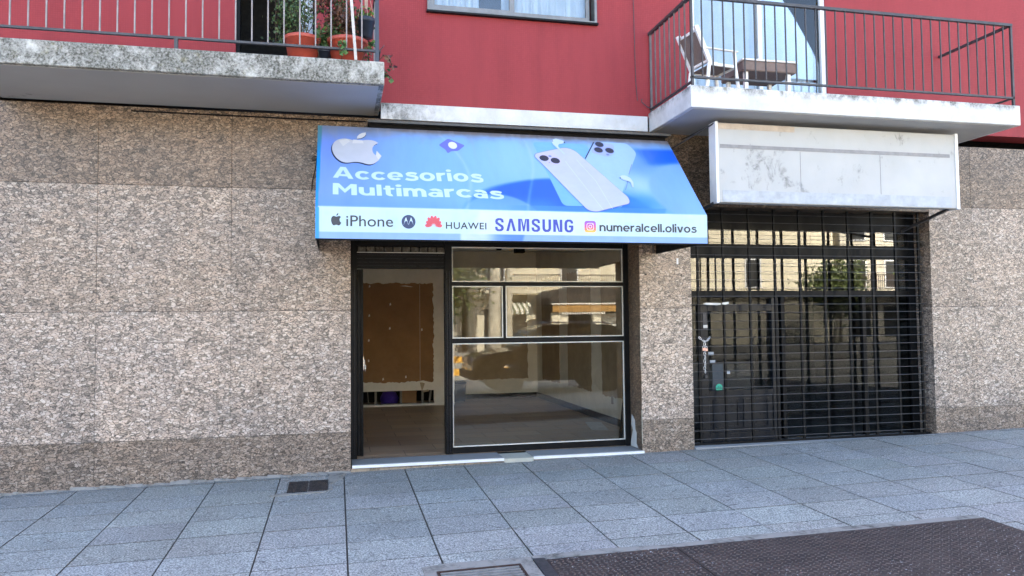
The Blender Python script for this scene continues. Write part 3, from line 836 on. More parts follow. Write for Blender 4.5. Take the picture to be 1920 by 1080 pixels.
# chain with padlock
CH = empty('chain', (4.21, .07, 1.2), label='shiny steel chain hanging from the security grille', cat='chain')
def link_(b_, c, d, L, n_):
    c = Vector(c); d = Vector(d).normalized(); s_ = Vector(n_); s_ = (s_-d*s_.dot(d)).normalized()
    pts = []
    for k in range(17):
        a = 2*math.pi*k/16
        pts.append(c+d*math.cos(a)*L*.62+s_*math.sin(a)*L*.33)
    b_.tube(pts, .0036, 6, cap=False)
path = [(4.145, .075, 1.315), (4.165, .07, 1.29), (4.19, .068, 1.272), (4.215, .068, 1.265), (4.245, .068, 1.272), (4.265, .07, 1.29), (4.283, .075, 1.318)]
for i in range(len(path)-1):
    a_, c_ = Vector(path[i]), Vector(path[i+1]); b = MB(); link_(b, (a_+c_)/2, c_-a_, (c_-a_).length*1.05, (0, 1, .3) if i % 2 else (1, .1, 1)); b.build('link', M['chain'], CH, True)
for i in range(8):
    b = MB(); link_(b, (4.212-.001*i+.006*(i % 2), .068, 1.235-.042*i-(.03 if i > 0 else 0)), (.12*(-1)**i, 0, 1), .040, (0, 1, 0) if i % 2 else (1, .2, 0)); b.build('link', M['chain'], CH, True)
PL = empty('padlock', (4.20, .055, 1.16), label='small pinkish brass padlock closed on the steel chain', cat='padlock')
b = MB(); b.box(4.175, 4.208, .045, .062, 1.155, 1.19, bev=.004); b.build('body', M['brass'], PL)
b = MB(); b.tube([(4.18, .053, 1.19), (4.18, .053, 1.205), (4.192, .053, 1.214), (4.203, .053, 1.205), (4.203, .053, 1.19)], .003, 6); b.build('shackle', M['chain'], PL)
PL2 = copy_tree(PL); PL2.location = (4.232, .058, 1.155); PL2['label'] = 'second brass padlock, the right one of the pair on the chain'
PL['label'] = 'small pinkish brass padlock, the left one of the pair on the chain'; PL['group'] = PL2['group'] = 'padlocks on the chain'

# ---- neighbour's sign box
SG = empty('sign_box', (5.2, -.8, 2.77), label='white boxed shop sign with grey stripe hanging right of the blue awning', cat='sign')
b = MB(); b.box(3.95, 7.0, -.80, -.68, 2.768, 3.628, bev=.006); b.build('panel', M['signwhite'], SG)
b = MB(); b.box(3.944, 3.975, -.815, -.66, 2.758, 3.638, bev=.003); b.box(6.97, 7.01, -.815, -.66, 2.758, 3.638, bev=.003); b.split('edge_profile', M['whiteframe'], SG)
b = MB(); b.box(4.0, 6.9, -.804, -.801, 3.355, 3.395); b.build('stripe', M['signgrey'], SG)
b = MB(); b.box(4.02, 6.9, -.804, -.801, 2.775, 2.90); b.build('footer', M['signpale'], SG)
b = MB()
for x in (4.96, 5.97): b.box(x, x+.006, -.8015, -.7998, 2.905, 3.35)
b.split('panel_seam', M['signgrey'], SG)
b = MB(); b.box(3.977, 4.9, -.8025, -.8005, 3.56, 3.622); b.build('brown_stain', plain('rain stain', (.42, .36, .30), .8), SG)
b = MB(); b.bar((3.95, -.7, 3.62), (3.95, 0, 3.63), .014); b.bar((3.62, -.02, 3.40), (3.95, -.78, 3.625), .012); b.bar((3.95, -.74, 2.765), (3.82, .0, 2.60), .03)
b.bar((6.9, -.74, 2.765), (6.9, .0, 2.60), .03); b.bar((6.9, -.7, 3.62), (6.9, 0, 3.63), .014)
b.split('bracket', M['iron'], SG)

# ================================================================== THE AWNING
AX0, AX1 = -.186, 3.60
ATY, ATZ, AFY, AFZ, ABZ = -.35, 3.515, -1.25, 2.555, 2.272
AW = empty('awning', (1.7, -1.25, 2.27), label='blue printed shop awning with white lettering, phones and a white logo strip', cat='awning')
sl_len = math.hypot(AFY-ATY, ATZ-AFZ)
nrm = Vector((0, -(ATZ-AFZ), -(AFY-ATY))).normalized()       # outward: to the street and up
def sag(x, s):
    c = np.clip(s, 0, 1)
    return -.016*np.sin(np.pi*c)*(.55-.45*np.cos(2*np.pi*(x-AX0)/1.262))+.003*np.sin(x*9+c*4)*np.sin(np.pi*c)
def S(x, s, off=0.):
    q = Vector((x, ATY+(AFY-ATY)*s, ATZ+(AFZ-ATZ)*s))+nrm*(off+sag(x, s))
    return q
def Vv(x, z, off=0.): return Vector((x, AFY-off, z))
def smooth(e0, e1, x):
    t_ = np.clip((x-e0)/(e1-e0), 0, 1); return t_*t_*(3-2*t_)
def hexc(r, g, b_): return np.array([r, g, b_], float)
KW = .66
def to_lin(c): c = c/255.; return np.where(c <= .04045, c/12.92, ((c+.055)/1.055)**2.4)*KW
rs = np.random.RandomState(4)
def vnoise(x, y, f, seed):
    r_ = np.random.RandomState(seed).rand(64, 64); xi, yi = x*f, y*f
    x0, y0 = np.floor(xi).astype(int), np.floor(yi).astype(int); fx_, fy_ = xi-x0, yi-y0
    fx_ = fx_*fx_*(3-2*fx_); fy_ = fy_*fy_*(3-2*fy_)
    g = lambda a, c: r_[a % 64, c % 64]
    return (g(x0, y0)*(1-fx_)+g(x0+1, y0)*fx_)*(1-fy_)+(g(x0, y0+1)*(1-fx_)+g(x0+1, y0+1)*fx_)*fy_
def lerp(c, d, m): return c*(1-m[..., None])+d*m[..., None]
def art_slope(X, Sx):
    U = Sx*sl_len
    c = np.zeros(X.shape+(3,))+hexc(122, 178, 248)
    c = lerp(c, hexc(128, 158, 250), (1-smooth(-.1, .9, X))*.8)                       # lavender on the left
    c = lerp(c, hexc(150, 200, 252), np.exp(-((X-2.0)/.8)**2-((Sx-.35)/.5)**2)*.8)
    c = lerp(c, hexc(100, 150, 242), (smooth(.8, 1.0, Sx))*(1-smooth(.8, 1.4, X))*.5)
    # big arc, deep blue inside
    rr = np.sqrt(((X-2.12)/1.0)**2+((Sx-1.10)/.52)**2)
    arc = 1-smooth(.93, 1.03, rr); arc *= 1-smooth(2.9, 3.25, X)
    deep = lerp(np.zeros(X.shape+(3,))+hexc(14, 100, 234), hexc(80, 150, 247), smooth(.78, .98, Sx)*(1-smooth(1.9, 2.2, X))*.6)
    c = lerp(c, np.zeros_like(c), arc*0)
    c = c*(1-arc[..., None])+deep*arc[..., None]
    # pale disc lower left of the arc
    d2 = np.sqrt(((X-1.50)/.46)**2+((Sx-1.30)/.52)**2)
    c = lerp(c, hexc(140, 190, 252), (1-smooth(.93, 1.0, d2))*.65)
    # deep patch upper right with soft lower side
    a2 = smooth(3.10, 3.30, X+.35*(.3-Sx))*smooth(.10, .17, Sx)*(1-smooth(.30, .40, Sx+.10*(X-3.4)))
    c = lerp(c, hexc(25, 105, 240), a2)
    # white smoke around the small earbud
    c = lerp(c, hexc(176, 212, 252), np.exp(-((X-3.05)/.22)**2-((Sx-.62)/.2)**2)*.9)
    c = lerp(c, hexc(50, 140, 246), np.exp(-((X-2.93)/.26)**2-((Sx-.86)/.13)**2)*.85)
    c = lerp(c, hexc(95, 150, 250), np.exp(-((X-3.12)/.16)**2-((Sx-.35)/.16)**2)*.7)
    d3 = np.sqrt(((X-3.62)/.52)**2+((Sx-.72)/.40)**2)
    c = lerp(c, hexc(132, 180, 250), (1-smooth(.9, 1.02, d3))*.9)
    # hard edged darker bar above the strip
    bar = smooth(.925, .935, Sx)*(1-smooth(3.14, 3.16, X-.6*(1-Sx)))*smooth(1.5, 1.9, X)
    c = lerp(c, hexc(70, 145, 240), bar*.8)
    # thin white waves
    for k in range(3):
        wv = np.abs(X-(1.0+.75*k+.18*np.sin(Sx*3+k)+.15*Sx))
        c = lerp(c, hexc(190, 218, 255), np.exp(-(wv/.016)**2)*.3)
    # weathering along the top edge
    n = vnoise(X*3+5, Sx*3, 4, 3)*.6+vnoise(X*11, Sx*9, 3, 5)*.4
    dirt = np.exp(-(Sx/.062)**1.4*(1.6-n*1.1))*smooth(.1, .5, X+.2*n)
    c = lerp(c, hexc(120, 114, 118), np.clip(dirt*1.35, 0, 1))
    c = lerp(c, hexc(135, 150, 178), np.clip((1-smooth(.3, .75, X))*(1-smooth(.0, .22, Sx))*.75, 0, 1))
    dr = smooth(.62, .8, vnoise(X*9, Sx*1.2, 3, 8))*(1-smooth(.0, .5, Sx))*.22
    c = lerp(c, hexc(165, 170, 185), dr)
    # left hem, cyan
    hem = (1-smooth(AX0+.028, AX0+.036, X+.02*(Sx-.5)))
    hc = lerp(np.zeros_like(c)+hexc(95, 150, 170), hexc(10, 150, 240), smooth(.0, .55, Sx))
    c = c*(1-hem[..., None])+hc*hem[..., None]
    c = lerp(c, hexc(206, 232, 250), smooth(.988, .996, Sx)*(1-hem))
    return to_lin(c)
def art_val(X, Z):
    c = np.zeros(X.shape+(3,))+hexc(200, 232, 252)
    c = lerp(c, hexc(215, 238, 255), smooth(1.15, 1.22, X-.45*(Z-2.3))*(1-smooth(2.2, 2.8, X)))
    low = 1-smooth(2.328, 2.333, Z)
    lc = lerp(np.zeros_like(c)+hexc(140, 182, 245), hexc(196, 220, 252), smooth(1.10, 1.13, X)*(1-smooth(1.3, 1.5, X)))
    lc = lerp(lc, hexc(70, 135, 240), smooth(1.35, 1.6, X)*(1-smooth(1.70, 1.73, X-.3*(Z-2.3))))
    c = c*(1-low[..., None])+lc*low[..., None]
    c = lerp(c, hexc(150, 190, 222), smooth(.7, .9, vnoise(X*4, Z*8, 3, 12))*.10)
    hem = (1-smooth(AX0+.028, AX0+.034, X)); c = lerp(c, hexc(15, 160, 245), hem)
    return to_lin(c)
nx, ns, nv = 400, 120, 36
xs = np.linspace(AX0, AX1, nx); ss = np.linspace(0, 1, ns); zz = np.linspace(AFZ, ABZ, nv)
verts = []; cols = []
XX, SS = np.meshgrid(xs, ss, indexing='ij'); cs = art_slope(XX, SS)
XV, ZV = np.meshgrid(xs, zz, indexing='ij'); cv = art_val(XV, ZV)
rows = ns+nv-1
P = np.zeros((nx, rows, 3)); Cc = np.ones((nx, rows, 4))
P[:, :ns, 0] = XX; P[:, :ns, 1] = ATY+(AFY-ATY)*SS; P[:, :ns, 2] = ATZ+(AFZ-ATZ)*SS
sg = sag(XX, SS); P[:, :ns, 1] += nrm.y*sg; P[:, :ns, 2] += nrm.z*sg
P[:, ns:, 0] = XV[:, 1:]; P[:, ns:, 1] = AFY; P[:, ns:, 2] = ZV[:, 1:]
Cc[:, :ns, :3] = cs; Cc[:, ns:, :3] = cv[:, 1:]
P -= np.array(ORI[AW.name])
me = bpy.data.meshes.new('canopy')
idx = np.arange(nx*rows).reshape(nx, rows)
fq = np.stack([idx[:-1, :-1], idx[:-1, 1:], idx[1:, 1:], idx[1:, :-1]], -1).reshape(-1, 4)
me.from_pydata(P.reshape(-1, 3).tolist(), [], fq.tolist())
at = me.color_attributes.new('tint', 'FLOAT_COLOR', 'POINT'); at.data.foreach_set('color', Cc.reshape(-1).tolist())
me.materials.append(M['print']); me.update()
o = bpy.data.objects.new('canopy', me); col.objects.link(o); o.parent = AW
# lining, side panels, hem, frame
b = MB()
A0, A1 = AX0+.001, AX1-.001
pr = [(ATY, ATZ-.03), (AFY+.012, AFZ-.045), (AFY+.004, AFZ-.03), (AFY+.004, ABZ-.002), (AFY+.012, ABZ-.002), (AFY+.012, AFZ-.06), (ATY, ATZ-.05)]
b.prism(pr, 'x', A0, A1); b.build('lining', M['vinyl'], AW)
side = [(-.0, 3.40), (ATY, ATZ-.032), (AFY+.014, AFZ-.02), (AFY+.014, ABZ+.004), (-.0, ABZ+.01)]
b = MB(); b.prism(side, 'x', AX0+.002, AX0+.006); b.build('side_panel', M['vinyl'], AW)
b = MB(); b.prism(side, 'x', AX1-.006, AX1-.002); b.build('side_panel', M['vinyl'], AW)
b = MB(); b.box(AX0, AX1, AFY-.003, AFY+.02, ABZ-.014, ABZ-.003); b.build('front_bar', M['black2'], AW)
b = MB()
for x in (AX0+.02, 1.2, 2.4, AX1-.02):
    b.bar((x, AFY+.03, ABZ+.12), (x, .0, ABZ+.16), .02); b.bar((x, ATY+.0, ATZ-.05), (x, AFY+.03, AFZ-.04), .02); b.bar((x, AFY+.03, ABZ), (x, AFY+.03, AFZ-.04), .02)
b.bar((AX0+.02, .0-.012, ABZ+.17), (AX1-.02, -.012, ABZ+.17), .02)
b.build('frame', M['iron'], AW)
b = MB(); b.bar((AX1-.05, -.012, 2.285), (AX1-.05, -.012, 2.42), .02); b.build('wall_plate', M['alu'], AW)

# ---- print on the canvas
def rounded(pts, r, n=6):
    out = []; m_ = len(pts)
    for i in range(m_):
        p0, p1, p2 = [Vector((*pts[(i+k) % m_], 0)) for k in (-1, 0, 1)]
        a, c = (p0-p1), (p2-p1); ra = min(r, a.length*.45, c.length*.45)
        a = p1+a.normalized()*ra; c = p1+c.normalized()*ra
        for k in range(n+1):
            t_ = k/n; q = a*(1-t_)**2+p1*2*t_*(1-t_)+c*t_*t_; out.append((q.x, q.y))
    return out
def ell(cx, cy_, rx, ry, n=28, a0=0): return [(cx+rx*math.cos(2*math.pi*k/n+a0), cy_+ry*math.sin(2*math.pi*k/n+a0)) for k in range(n)]
from mathutils.geometry import tessellate_polygon
def fine(b_, pts2, mp, off, lim=.06):
    """tessellate finely enough to follow the sagging canvas"""
    V_ = [tuple(p) for p in pts2]; F_ = [tuple(t_) for t_ in tessellate_polygon([[Vector((x, y, 0)) for x, y in pts2]])]
    for _ in range(6):
        mid = {}; out = []
        def md(a, c):
            k_ = (min(a, c), max(a, c))
            if k_ not in mid: V_.append(((V_[a][0]+V_[c][0])/2, (V_[a][1]+V_[c][1])/2)); mid[k_] = len(V_)-1
            return mid[k_]
        big = [max(math.dist(V_[f[i]], V_[f[(i+1) % 3]]) for i in range(3)) > lim for f in F_]
        if not any(big): break
        for f in F_:
            a, c, d = f; e, g, h = md(a, c), md(c, d), md(d, a); out += [(a, e, h), (e, c, g), (h, g, d), (e, g, h)]
        F_ = out
    b_.add([mp(x, y, off) for x, y in V_], F_)
def flat(pts2, mp, off, name, m, parent=AW):
    b_ = MB(); fine(b_, pts2, mp, off)
    return b_.build(name, m, parent)
def multi(polys, mp, off, name, m, parent=AW):
    if name in ('phone_edge', 'emblem_sheen', 'logo_mark') and len(polys) > 1: return [multi([q], mp, off, name, m, parent) for q in polys]
    b_ = MB()
    for pts2 in polys: fine(b_, pts2, mp, off)
    return b_.build(name, m, parent)
def line(p, q, w_): 
    p, q = Vector((*p, 0)), Vector((*q, 0)); d = (q-p).normalized(); n_ = Vector((-d.y, d.x, 0))*w_/2
    return [((p+n_).x, (p+n_).y), ((q+n_).x, (q+n_).y), ((q-n_).x, (q-n_).y), ((p-n_).x, (p-n_).y)]
ST = lambda x, t_, off=0: S(x, t_/sl_len, off)          # metric coordinates on the slope, t downwards
L_ = sl_len
def sm(pts): return [(x, s_*L_) for x, s_ in pts]
I = {k: ink(k, c, KW) for k, c in dict(white=(205, 232, 255), phonepink=(196, 202, 240), phoneblue=(165, 202, 250), line=(105, 120, 190), lens=(30, 40, 62), lensrim=(120, 140, 190),
     grey=(205, 208, 218), grey2=(228, 228, 228), dark=(40, 56, 84), text=(38, 50, 66), navy=(24, 56, 108), red=(238, 92, 110), samsung=(52, 72, 190), violet=(108, 118, 232), bud=(200, 220, 238),
     pink=(214, 70, 170), orange=(245, 160, 90), lilac=(160, 110, 225), camera=(170, 186, 238), streak=(212, 226, 255), glassy=(120, 185, 252), wf=(235, 240, 250)).items()}
def text(s_, x0, x1, lo, hi, mp, mat_, bold=0.0, off=.002, space=1.0, cap_ref=None, fat=None):
    cu = bpy.data.curves.new('t', 'FONT'); cu.body = s_; cu.offset = bold; cu.resolution_u = 6; cu.space_character = space
    to = bpy.data.objects.new('t', cu); col.objects.link(to)
    dg = bpy.context.evaluated_depsgraph_get()
    me_ = bpy.data.meshes.new_from_object(to.evaluated_get(dg)); 
    V = np.array([v.co[:2] for v in me_.vertices]); F_ = [tuple(p.vertices) for p in me_.polygons]
    bpy.data.objects.remove(to); bpy.data.curves.remove(cu)
    # the given lo/hi are baseline and cap height; descenders keep their proportion
    cu2 = bpy.data.curves.new('t', 'FONT'); cu2.body = cap_ref or 'H'; cu2.offset = bold
    to2 = bpy.data.objects.new('t', cu2); col.objects.link(to2); dg = bpy.context.evaluated_depsgraph_get()
    m2 = bpy.data.meshes.new_from_object(to2.evaluated_get(dg)); cap = max(v.co[1] for v in m2.vertices); base_ = min(v.co[1] for v in m2.vertices)
    bpy.data.objects.remove(to2); bpy.data.curves.remove(cu2)
    mnx, mxx = V[:, 0].min(), V[:, 0].max()
    b_ = MB(); fx2, fy2 = fat or (0, 0); e_ = 0
    for dx, dy in ([(0, 0)] if not fat else [(0, 0), (-1, 0), (1, 0), (-.7, -.8), (.7, .8), (-.7, .8), (.7, -.8)]):
        b_.add([mp(x0+fx2+(x-mnx)/(mxx-mnx)*(x1-x0-2*fx2)+dx*fx2, lo+(y-base_)/(cap-base_)*(hi-lo)+dy*fy2, off+e_) for x, y in V], F_); e_ += .0002
    return b_.build('lettering', mat_, AW)

def wide_text(word, x0, x1, lo, hi, mp, mat_, t=.22, th=.19, off=.002, xh=.76):
    """heavy geometric lowercase drawn as clean ring sectors and bars, cap height 1"""
    P_ = []
    def ring_(cx_, cy_, rx, ry, a0, a1, tx=None, ty=None, n=28):
        tx = tx or t; ty = ty or th; o_ = []; i_ = []
        for k in range(n+1):
            a = R(a0+(a1-a0)*k/n); o_.append((cx_+rx*math.cos(a), cy_+ry*math.sin(a))); i_.append((cx_+(rx-tx)*math.cos(a), cy_+(ry-ty)*math.sin(a)))
        for k in range(n): P_.append([o_[k], o_[k+1], i_[k+1], i_[k]])
        L_ids.append(n)
    def bar_(xa, xb, ya, yb): P_.append([(xa, ya), (xb, ya), (xb, yb), (xa, yb)]); L_ids.append(1)
    def pol_(p): P_.append(p); L_ids.append(1)
    L_ids = []; x = 0.; h = xh/2; rx = .41
    for c in word:
        if c == 'o': ring_(x+rx, h, rx, h+.015, 0, 360); w_ = 2*rx
        elif c == 'c': ring_(x+rx, h, rx, h+.015, 38, 322); w_ = .74
        elif c == 'e':
            ring_(x+rx, h, rx, h+.015, -8, 318); bar_(x+t*.8, x+2*rx-.012, h-.085, h+.045); w_ = 2*rx
        elif c == 's':
            q = [(.62, .60), (.50, .665), (.36, .685), (.21, .665), (.13, .585), (.17, .49), (.34, .425), (.52, .375), (.615, .30), (.60, .165), (.48, .085), (.33, .065), (.18, .085), (.03, .155)]
            q = [(x+.02+a*1.0, b_*xh/.76) for a, b_ in q]; hw = th*.5
            Lq = [];
            for k in range(len(q)):
                d = (Vector((*q[min(k+1, len(q)-1)], 0))-Vector((*q[max(k-1, 0)], 0))).normalized(); Lq.append(((q[k][0]-d.y*hw, q[k][1]+d.x*hw), (q[k][0]+d.y*hw, q[k][1]-d.x*hw)))
            for k in range(len(q)-1): P_.append([Lq[k][0], Lq[k+1][0], Lq[k+1][1], Lq[k][1]])
            L_ids.append(len(q)-1); w_ = .70
        elif c == 'r': bar_(x, x+t, 0, xh); ring_(x+.44, xh-.36, .44-.02, .375, 82, 150); w_ = .49
        elif c == 'i': bar_(x, x+t, 0, xh); pol_(ell(x+t/2, .97, t*.62, .12, 20)); w_ = t
        elif c == 'l': bar_(x, x+t, 0, 1.04); w_ = t
        elif c == 't': bar_(x+.10, x+.10+t, .2, .96); ring_(x+.10+.27, .225, .27, .24, 180, 285); bar_(x, x+.52, xh-.16, xh); w_ = .52
        elif c == 'u': bar_(x, x+t, .34, xh); ring_(x+.37, .345, .37, .36, 180, 360); bar_(x+.74-t, x+.74, 0, xh); w_ = .74
        elif c == 'n': bar_(x, x+t, 0, xh); ring_(x+.37, xh-.345, .37, .36, 0, 180); bar_(x+.74-t, x+.74, 0, xh-.34); w_ = .74
        elif c == 'm':
            bar_(x, x+t, 0, xh); ring_(x+.33, xh-.335, .33, .35, 0, 180); bar_(x+.66-t, x+.66, 0, xh-.33); ring_(x+.66-t+.33, xh-.335, .33, .35, 0, 180); bar_(x+1.32-2*t, x+1.32-t, 0, xh-.33); w_ = 1.32-t
        elif c == 'a':
            bar_(x+.70-t, x+.70, 0, xh-.30); ring_(x+.36, xh-.27, .34, .285, 0, 148); ring_(x+.31, .225, .31, .24, 0, 360, t*.85, th*.80); w_ = .70
        elif c == 'v': pol_([(x, xh), (x+t*1.1, xh), (x+.39, .26), (x+.78-t*1.1, xh), (x+.78, xh), (x+.78-.27, 0), (x+.27, 0)]); w_ = .78
        elif c == '.': pol_(ell(x+t*.62, .11, t*.66, .13, 20)); w_ = t*1.25
        elif c == 'A':
            pol_([(x, 0), (x+.38, 1), (x+.66, 1), (x+1.04, 0), (x+.78, 0), (x+.72, .18), (x+.32, .18), (x+.26, 0)]); P_.pop(); L_ids.pop()
            pol_([(x, 0), (x+.38, 1), (x+.52, 1), (x+.52, .74), (x+.26, 0)]); pol_([(x+1.04, 0), (x+.66, 1), (x+.52, 1), (x+.52, .74), (x+.78, 0)]); bar_(x+.24, x+.80, .18, .36); w_ = 1.04
        elif c == 'M':
            bar_(x, x+t*1.1, 0, 1); bar_(x+1.1-t*1.1, x+1.1, 0, 1); pol_([(x+.05, 1), (x+.28, 1), (x+.55, .52), (x+.82, 1), (x+1.05, 1), (x+.55, .17)]); w_ = 1.1
        x += w_+.085
    tot = x-.085; b_ = MB(); i = 0; e_ = 0.
    for n in L_ids:
        for q in P_[i:i+n]:
            tri = tessellate_polygon([[Vector((u, v_, 0)) for u, v_ in q]]) if len(q) > 4 else [(0, 1, 2, 3)]
            b_.add([mp(x0+u/tot*(x1-x0), lo+v_*(hi-lo), off+e_) for u, v_ in q], [tuple(t_) for t_ in tri])
        i += n; e_ = (e_+.00018) % .0011
    return b_.build('lettering', mat_, AW)
SM = lambda x, s_, off=0: S(x, s_, off)
wide_text('Accesorios', -.036, 1.395, .667, .531, SM, I['white'], .235, .20)
wide_text('Multimarcas', -.036, 1.56, .860, .730, SM, I['white'], .235, .20)

# apple shaped emblem with a bite (normalised outline, y up)
def apple_outline(n=10):
    segs = [((0, .80), (.10, .80), (.17, .86), (.29, .86)), ((.29, .86), (.40, .86), (.46, .80), (.49, .76)),
            ((.49, .76), (.38, .69), (.34, .60), (.34, .49)), ((.34, .49), (.34, .35), (.42, .26), (.52, .22)),
            ((.52, .22), (.46, .06), (.36, -.06), (.26, -.06)), ((.26, -.06), (.16, -.06), (.12, 0), (0, 0)),
            ((0, 0), (-.12, 0), (-.16, -.06), (-.26, -.06)), ((-.26, -.06), (-.42, -.06), (-.56, .22), (-.56, .46)),
            ((-.56, .46), (-.56, .72), (-.42, .86), (-.27, .86)), ((-.27, .86), (-.17, .86), (-.10, .80), (0, .80))]
    out = []
    for p0, p1, p2, p3 in segs:
        for k in range(n):
            t_ = k/n; out.append(tuple((1-t_)**3*p0[i]+3*t_*(1-t_)**2*p1[i]+3*t_*t_*(1-t_)*p2[i]+t_**3*p3[i] for i in (0, 1)))
    return out
leafo = [(0, .88), (.01, .97), (.06, 1.06), (.13, 1.12), (.21, 1.15), (.21, 1.06), (.17, .98), (.10, .91)]
ap = apple_outline()
mpbig = lambda p, dx=0, ds=0: (.196+p[0]*.43+dx, .455-(p[1])*.335+ds)
BA = flat([mpbig(p, -.010, .013) for p in ap], SM, .0018, 'emblem_outline', I['dark'])
flat([mpbig(p) for p in ap], SM, .0032, 'emblem', I['grey'])
flat([mpbig(p, .002, .006) for p in leafo], SM, .0018, 'emblem_outline', I['dark'])
flat([mpbig(p) for p in leafo], SM, .0032, 'emblem', I['grey2'])
multi([[(.02, .20), (.10, .172), (.13, .20), (.06, .27)], [(.16, .175), (.25, .178), (.26, .215), (.15, .225)], [(.385, .30), (.43, .365), (.395, .41), (.375, .36)]], SM, .0042, 'emblem_sheen', I['grey2'])
# violet badge
flat(rounded([(1.01, .20), (1.12, .105), (1.285, .19), (1.20, .27), (1.13, .275), (1.09, .31), (1.075, .26)], .02), SM, .002, 'badge', I['violet'])
flat(ell(1.155, .198, .045, .047), SM, .0035, 'badge_dot', I['wf'])
# phones
flat(rounded([(2.02, .10), (2.62, .10), (2.75, .925), (2.13, .925)], .05), SM, .0012, 'pale_panel', I['glassy'])
p2 = [(2.55, .30), (2.735, .055), (3.10, .062), (3.165, .19), (2.76, .80), (2.5, .6)]
flat(rounded(p2, .05), SM, .0024, 'printed_phone', I['phoneblue'])
multi([line((2.545, .305), (2.715, .065), .012)], SM, .0034, 'phone_edge', I['dark'])
multi([line((3.05, .35), (2.965, .49), .005), line((2.94, .55), (2.85, .70), .005)], SM, .0034, 'phone_edge', I['line'])
flat(rounded([(2.635, .215), (2.735, .062), (2.945, .085), (2.885, .235), (2.80, .268)], .04), SM, .0036, 'camera_island', I['camera'])
for cx_, cs_ in ((2.768, .096), (2.733, .176), (2.858, .177)):
    multi([ell(cx_, cs_, .052, .041)], SM, .0046, 'lens_ring', I['lensrim']); multi([ell(cx_, cs_, .046, .035)], SM, .0056, 'printed_lens', I['lens'])
multi([ell(2.818, .235, .018, .013)], SM, .0046, 'printed_lens', I['lensrim'])
p1_ = [(1.995, .30), (2.02, .262), (2.365, .165), (2.46, .20), (2.845, .80), (2.83, .875), (2.44, 1.0), (2.36, .975)]
def scale_p(ps, k):
    cx_ = sum(p[0] for p in ps)/len(ps); cy2 = sum(p[1] for p in ps)/len(ps)
    return [(cx_+(p[0]-cx_)*k, cy2+(p[1]-cy2)*k) for p in ps]
p1_ = [(x, min(s_, .994)) for x, s_ in p1_]
flat(scale_p(rounded(p1_, .045), 1.012), SM, .0044, 'phone_edge', I['line'])
flat(rounded(p1_, .045), SM, .0054, 'printed_phone', I['phonepink'])
flat(rounded([(2.02, .29), (2.04, .268), (2.20, .228), (2.27, .33), (2.25, .40), (2.13, .425)], .03), SM, .0062, 'camera_island', ink('island', (205, 200, 236), KW))
for cx_, cs_ in ((2.09, .327), (2.202, .358)):
    multi([ell(cx_, cs_, .049, .039)], SM, .0070, 'printed_lens', I['lens'])
multi([ell(2.16, .30, .017, .013), ell(2.13, .385, .006, .005)], SM, .0070, 'printed_lens', I['lensrim'])
multi([line((2.31, .36), (2.40, .62), .006), line((2.40, .62), (2.52, .97), .006), line((2.44, .33), (2.56, .60), .006), line((2.56, .60), (2.62, .95), .006)], SM, .0066, 'phone_sheen', I['streak'])
# earbuds
multi([rounded([(2.235, .075), (2.29, .045), (2.375, .075), (2.378, .105), (2.30, .13), (2.285, .16), (2.335, .262), (2.322, .268), (2.262, .175), (2.235, .13)], .015)], SM, .0078, 'printed_earbud', I['bud'])
multi([ell(2.372, .098, .008, .012), ell(2.245, .085, .006, .008)], SM, .0088, 'earbud_tip', I['dark'])
multi([rounded([(2.845, .542), (2.87, .512), (2.92, .51), (2.965, .54), (2.975, .60), (2.95, .665), (2.935, .66), (2.945, .60), (2.93, .585), (2.87, .575)], .014)], SM, .0078, 'printed_earbud', I['bud'])
multi([ell(2.848, .548, .006, .008)], SM, .0088, 'earbud_tip', I['dark'])

# ---- logo strip on the valance
mv = lambda p: (.0+p[0]*.082-.004, 2.395+p[1]*.092)
flat([mv(p) for p in ap], Vv, .002, 'small_emblem', I['text']); flat([mv(p) for p in leafo], Vv, .002, 'small_emblem', I['text'])
text('iPhone', .082, .497, 2.385, 2.482, Vv, I['text'], .004, cap_ref='P')
flat(ell(.637, 2.434, .063, .063, 40), Vv, .002, 'round_logo', I['navy'])
def motom(sx): return [(sx*.002, 2.404), (sx*.002, 2.412), (sx*.022, 2.475), (sx*.030, 2.462), (sx*.046, 2.398), (sx*.036, 2.428), (sx*.024, 2.444), (sx*.012, 2.436)]
multi([[(.637+x, z_) for x, z_ in motom(-1)], [(.637+x, z_) for x, z_ in motom(1)]], Vv, .0032, 'logo_mark', I['white'])
petals = []
for k in range(8):
    a = R(-12+k*29.2) if False else R(180*(k+.5)/8)
    a = R(-8)+R(196)*(k+.5)/8
    L1 = .088 if 2 <= k <= 5 else .078
    ca, sa = math.cos(a), math.sin(a)
    o_ = [(.012, 0), (.045, .013), (L1*.8, .0155), (L1, .006), (L1, -.006), (L1*.8, -.0155), (.045, -.013)]
    petals.append([(.866+u*ca-v_*sa, 2.398+(u*sa+v_*ca)*1.1) for u, v_ in o_])
multi(petals, Vv, .002, 'petal_logo', I['red'])
text('HUAWEI', .979, 1.359, 2.376, 2.438, Vv, I['text'], .012, space=1.1)
